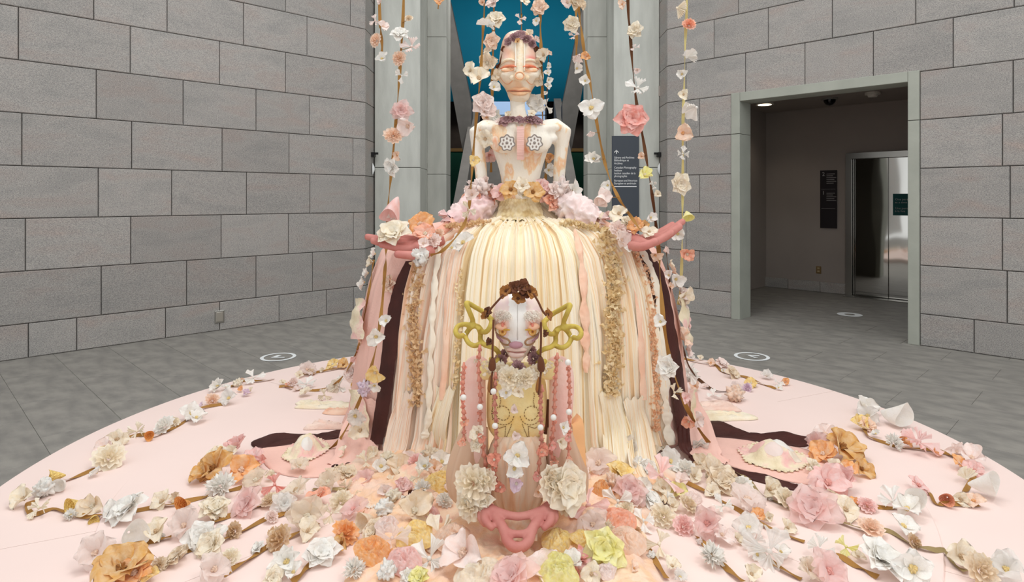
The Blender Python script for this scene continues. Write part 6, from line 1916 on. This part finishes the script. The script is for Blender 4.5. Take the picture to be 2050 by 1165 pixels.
flat_cloth('leather_strip', 'narrow dark leather tongue below the lace mask on the left', 'leather', crop_pts(CB, [(840, 430), (930, 400), (1030, 385), (1020, 415), (920, 440), (860, 460)]), LEATHER)
GZ_W = mat('cream_cheesecloth', (242, 226, 194), .95, rgb2=(246, 236, 214), scale=12, bump=.6, bscale=40)
flat_cloth('gauze_strip', 'cream cheesecloth strip trailing left from the skirt', 'cloth', crop_pts(CE, [(1060, 660), (1180, 635), (1400, 650), (1720, 650), (1720, 730), (1450, 715), (1250, 715), (1050, 705), (1150, 685)]), GZ_W, .006, .022)
flat_cloth('gauze_strip', 'small crinkled peach cloth strip trailing left from the skirt', 'cloth', crop_pts(CE, [(1360, 765), (1450, 750), (1560, 700), (1660, 730), (1640, 775), (1480, 780)]), PEACHS, .006, .026)
flat_cloth('gauze_strip', 'blush cheesecloth strip above the leather strip on the left', 'cloth', crop_pts(CE, [(1150, 945), (1250, 890), (1330, 865), (1480, 880), (1650, 900), (1640, 940), (1400, 940)]), mat('blush_cheesecloth', (244, 220, 206), .95, rgb2=(240, 206, 190), scale=12, bump=.6, bscale=40), .006, .026)
flat_cloth('gauze_strip', 'peach-edged cheesecloth strip trailing right from the skirt', 'cloth', crop_pts(CF, [(180, 640), (350, 660), (640, 640), (720, 690), (800, 745), (550, 735), (330, 740), (200, 700)]), MATS['blush_cheesecloth'], .006, .022)
flat_cloth('gauze_strip', 'long pale cheesecloth strip trailing right from the skirt', 'cloth', crop_pts(CF, [(300, 760), (600, 765), (850, 770), (985, 830), (700, 845), (380, 860)]), GZ_W, .006, .022)
flat_cloth('felt_sheet', 'pink felt sheet under the lace mask on the left', 'cloth', crop_pts(CE, [(650, 1165), (900, 1130), (1200, 1090), (1600, 1050), (1850, 1090), (1900, 1300), (1700, 1420), (1200, 1480), (800, 1400)]), FELT, .004, .004)
flat_cloth('felt_sheet', 'pink felt sheet under the lace mask on the right', 'cloth', crop_pts(CC, [(800, 250), (900, 240), (1060, 255), (1250, 290), (1480, 320), (1600, 420), (1560, 540), (1350, 520), (1150, 470), (960, 410), (840, 330)]), FELT, .004, .004)

# quilted lace masks lying on the felt
def lace_mask(label, crop, c, rx, ry, seed, m, oval, mirror=1):
    px, py = crop(*c)
    p = G(px, py, PT2 + .008)
    a, b_ = rad(rx / SCL[crop], p.y), rad(ry / SCL[crop], p.y) * p.y / (CAMZ - PT2) * 1.0
    root = empty('lace_mask', (p.x, p.y, PT2 + .008), label, 'textile')
    def dome(x, y, off=0.0):
        v = math.hypot(x, y)
        return Vector((p.x + a * x * (1 + .07 * math.sin(5 * math.atan2(y, x) + seed)), p.y + b_ * y * (1 + .07 * math.sin(4 * math.atan2(y, x) + seed)),
                       PT2 + .008 + .085 * max(0, 1 - (v / .72) ** 2) + .008 * (1 + noise.noise(Vector((6 * x, 6 * y, seed)))) + off))
    MB().grid(lambda u, v: dome(v * math.cos(2 * PI * u), v * math.sin(2 * PI * u)), 64, 14, True).obj('quilted_dome', m, root)
    for k, (dx, dy, r_, col) in enumerate(oval):
        MB().grid(lambda u, v: dome(dx + r_ * 1.2 * v * math.cos(2 * PI * u), dy + r_ * v * math.sin(2 * PI * u), .005 * (1.2 - v ** 4)), 20, 5, True).obj('sewn_patch', fmat(col), root)
    N = 34
    rim = MB()
    for k in range(N):
        t = 2 * PI * k / N
        rr = 1 + .07 * math.sin(5 * t + seed)
        rim.ball((p.x + a * rr * math.cos(t), p.y + b_ * (1 + .07 * math.sin(4 * t + seed)) * math.sin(t), PT2 + .016), a * .065, 6, 4, (1, 1, .5))
    o = rim.obj('scalloped_rim', LACE, root)
    o['kind'] = 'stuff'
lace_mask('oval cream lace mask with a green patch lying left of the skirt', CB, (680, 330), 130, 78, 1.0, LACE, [(-.05, .45, .2, 'lemon'), (.5, .3, .24, 'pink'), (-.35, -.1, .25, 'cream'), (.2, -.3, .22, 'white')])
lace_mask('oval cream lace mask with a pink band lying right of the skirt', CC, (1270, 370), 205, 88, 2.0, LACE, [(0, .5, .16, 'lemon'), (-.45, .15, .2, 'pink'), (.3, .0, .25, 'white'), (.55, -.35, .16, 'cream'), (-.1, -.3, .22, 'blush')])

# ---------------------------------------------------------------- loose flowers of the heaps (each one a thing of its own)
SIZEW = lambda d: 'big ' if d > 52 else ('tiny ' if d < 24 else '')
loose = []
def heap(place, group, items):
    for crop, x, y, dia, kind, col in items:
        loose.append([place, group, crop, x, y, dia, kind, col])
heap('in the left bouquet by the leather strip', 'left bouquet', [
    (CB, 90, 445, 190, 'broad', 'gold'), (CB, 265, 455, 180, 'petal', 'orange'), (CB, 30, 490, 130, 'petal', 'gold'), (CB, 250, 300, 130, 'magnolia', 'pink'), (CB, 190, 320, 100, 'petal', 'pink'), (CB, 110, 365, 120, 'rose', 'cream'), (CB, 200, 365, 110, 'petal', 'cream'), (CB, 350, 375, 120, 'broad', 'pink'), (CB, 395, 410, 90, 'petal', 'salmon'), (CB, 310, 410, 90, 'petal', 'blush')])
heap('in the right bouquet by the leather strip', 'right bouquet', [
    (CD, 335, 495, 170, 'broad', 'gold'), (CD, 245, 525, 110, 'broad', 'orange'), (CD, 205, 475, 110, 'sheer', 'pink'), (CD, 255, 430, 110, 'petal', 'blush'), (CD, 375, 610, 100, 'petal', 'orange'), (CD, 435, 600, 90, 'petal', 'gold'), (CD, 295, 600, 90, 'small', 'cream'), (CD, 195, 600, 80, 'rose', 'cream'), (CD, 265, 670, 150, 'broad', 'pink'), (CD, 350, 655, 130, 'magnolia', 'pink'), (CD, 400, 520, 70, 'petal', 'cream'), (CD, 330, 620, 60, 'petal', 'blush')])
heap('at the skirt hem by the left leather band', 'left hem flowers', [
    (CB, 1265, 300, 160, 'blossom', 'white'), (CB, 1350, 300, 130, 'sheer', 'white'), (CB, 1360, 235, 75, 'small', 'lemon'), (CB, 1060, 395, 120, 'bow', 'cream'), (CB, 1155, 430, 115, 'small', 'white'), (CB, 1380, 400, 100, 'ruffle', 'pink'), (CB, 1440, 430, 120, 'magnolia', 'white'), (CB, 1110, 340, 70, 'petal', 'beige'), (CB, 1330, 380, 90, 'petal', 'blush'), (CB, 920, 350, 80, 'petal', 'cream'), (CB, 640, 435, 120, 'sheer', 'cream'), (CB, 870, 445, 110, 'fan', 'beige'), (CB, 1180, 590, 90, 'small', 'blush'), (CB, 1200, 380, 90, 'rose', 'cream')])
heap('behind the small figure on the left', 'left hem flowers', [
    (CB, 1550, 255, 110, 'ruffle', 'beige'), (CB, 1545, 325, 120, 'petal', 'cream'), (CB, 1500, 440, 100, 'petal', 'peach'), (CB, 1545, 400, 100, 'petal', 'white'), (CB, 1400, 495, 100, 'bow', 'cream'), (CB, 1300, 560, 110, 'rose', 'pink'), (CB, 1345, 605, 60, 'cone', 'brown'), (CB, 1420, 575, 120, 'pompom', 'white'), (CB, 1460, 640, 100, 'petal', 'peach'), (CB, 1590, 590, 100, 'petal', 'blush'), (CB, 1240, 620, 90, 'crumple', 'cream'), (CB, 1560, 650, 100, 'ruffle', 'white'), (CB, 1370, 650, 90, 'crumple', 'blush'), (CB, 1470, 350, 90, 'crumple', 'beige'), (CB, 1600, 470, 90, 'petal', 'cream'), (CB, 1480, 250, 90, 'bow', 'white'), (CB, 1620, 390, 90, 'bow', 'cream'), (CB, 1450, 530, 80, 'small', 'blush'), (CB, 1300, 660, 90, 'fan', 'white'), (CB, 1180, 700, 100, 'crumple', 'white')])
heap('on gauze left of the joined hands', 'flowers on the gauze cloth', [
    (CB, 1530, 530, 170, 'gauze', 'yellow'), (CB, 1370, 715, 190, 'petal', 'beige'), (CB, 1455, 745, 160, 'gauze', 'pink'), (CB, 1380, 860, 180, 'gauze', 'yellow'), (CB, 1230, 890, 180, 'sheerbow', 'blush'), (CB, 1110, 960, 190, 'gauze', 'orange'), (CB, 1300, 1030, 180, 'gauze', 'pink'), (CB, 1470, 1020, 210, 'bow', 'white'), (CB, 1530, 860, 180, 'bow', 'cream'), (CB, 990, 1090, 140, 'pompom', 'white'), (CB, 1400, 1145, 120, 'rose', 'lemon'), (CB, 1200, 800, 140, 'gauze', 'blush'), (CB, 1460, 940, 90, 'crumple', 'peach'), (CB, 1200, 1100, 110, 'crumple', 'white'), (CB, 1330, 1140, 110, 'rose', 'white'), (CB, 1110, 840, 120, 'rose', 'beige')])
heap('on gauze before the joined hands', 'flowers on the gauze cloth', [
    (ID, 1024, 1160, 84, 'sheerose', 'pink'), (ID, 1092, 1148, 64, 'petal', 'blush'), (ID, 1118, 1085, 60, 'gauze', 'yellow'), (ID, 1118, 1140, 70, 'gauze', 'lemon'), (ID, 905, 1075, 60, 'gauze', 'peach'), (ID, 930, 1110, 80, 'petal', 'blush'), (ID, 1160, 1118, 34, 'magnolia', 'salmon'), (ID, 1145, 1130, 40, 'petal', 'white'), (ID, 960, 1150, 70, 'gauze', 'cream')])
heap('on gauze right of the joined hands', 'flowers on the gauze cloth', [
    (CC, 190, 965, 215, 'rose', 'lemon'), (CC, 285, 770, 170, 'gauze', 'coral'), (CC, 330, 905, 210, 'gauze', 'peach'), (CC, 90, 680, 200, 'bow', 'pink'), (CC, 120, 800, 170, 'sheer', 'blush'), (CC, 180, 570, 130, 'gauze', 'orange'), (CC, 40, 1030, 120, 'petal', 'pink'), (CC, 110, 1115, 120, 'petal', 'cream'), (CC, 200, 1090, 110, 'gauze', 'blush'), (CC, 200, 830, 110, 'pompom', 'cream'), (CC, 60, 890, 130, 'gauze', 'yellow'), (CC, 380, 1080, 70, 'petal', 'peach'), (CC, 20, 1120, 90, 'magnolia', 'salmon')])
heap('at the skirt hem by the right leather band', 'right hem flowers', [
    (CC, 610, 400, 150, 'sheer', 'white'), (CC, 710, 450, 125, 'ruffle', 'white'), (CC, 560, 310, 80, 'petal', 'beige'), (CC, 550, 490, 210, 'bow', 'pink'), (CC, 570, 570, 120, 'petal', 'cream'), (CC, 655, 585, 110, 'petal', 'lemon'), (CC, 800, 410, 110, 'petal', 'beige'), (CC, 680, 520, 90, 'petal', 'blush'), (CC, 760, 620, 90, 'gauze', 'blush'), (CC, 470, 440, 110, 'rose', 'white'), (CC, 760, 490, 110, 'small', 'cream'), (CC, 600, 645, 90, 'small', 'white'), (CC, 500, 340, 100, 'fan', 'cream')])
heap('behind the small figure on the right', 'right hem flowers', [
    (CC, 90, 150, 90, 'pompom', 'white'), (CC, 150, 240, 180, 'bow', 'white'), (CC, 150, 410, 190, 'sheer', 'blush'), (CC, 295, 480, 165, 'rose', 'yellow'), (CC, 350, 340, 170, 'sheer', 'white'), (CC, 410, 430, 95, 'crumple', 'white'), (CC, 350, 580, 170, 'sheerose', 'pink'), (CC, 280, 650, 150, 'bow', 'white'), (CC, 480, 645, 140, 'rose', 'white'), (CC, 200, 330, 110, 'petal', 'peach'), (CC, 60, 330, 100, 'petal', 'gold'), (CC, 440, 560, 100, 'petal', 'white'), (CC, 60, 480, 100, 'petal', 'blush'), (CC, 230, 420, 90, 'fan', 'peach'), (CC, 240, 540, 110, 'crumple', 'peach'), (CC, 30, 580, 110, 'sheerbow', 'blush'), (CC, 400, 660, 100, 'small', 'blush'), (CC, 330, 700, 95, 'ruffle', 'cream'), (CC, 270, 300, 110, 'bow', 'cream'), (CC, 110, 330, 110, 'crumple', 'white')])
COLW = dict(white='white', cream='cream', beige='beige', tan='tan', peach='peach', orange='orange', gold='amber', yellow='yellow', lemon='lemon yellow', pink='pink', blush='blush', salmon='salmon', coral='coral', lilac='lilac', brown='dark brown')
labs = {}
for it in loose:
    place, group, crop, x, y, dia, kind, col = it
    px, py = crop(x, y)
    it += [px, py]
    key = f'{COLW[col]} {KIND_WORD[kind]} {place}'
    labs.setdefault(key, []).append(it)
ORD = {2: ('farther back', 'nearer the front'), 3: ('farthest back', 'middle one', 'nearest the front')}
for key, its in labs.items():
    its.sort(key=lambda q: q[-1])
    for i, it in enumerate(its):
        lb = key if len(its) == 1 else key + ', ' + ORD[min(3, len(its))][min(i, 2)]
        place, group, crop, x, y, dia, kind, col, px, py = it
        h = bedtop(px, py)
        p0 = G(px, py, h)
        s_ = rad(dia / SCL[crop] / 2, p0.y) * 1.2
        lift = (.45 if kind not in ('crumple', 'pompom', 'cone', 'gauze') else .5) * s_
        p1 = P(px, py, F * (CAMZ - h - lift) / (py - CY))
        fc = (frnd.uniform(-.5, .5), frnd.uniform(-.9, -.2), frnd.uniform(.6, 1.0))
        if kind in ('cone',):
            fc = (frnd.uniform(-1, 1), -.8, .2)
        if kind in ('gauze', 'crumple', 'pompom'):
            fc = (frnd.uniform(-.2, .2), -.3, 1)
        o = flower('fabric_flower' if kind != 'gauze' else 'gauze_bundle', kind, col, p1, s_, fc)
        tag(o, lb, 'flower' if kind != 'gauze' else 'cloth', group)
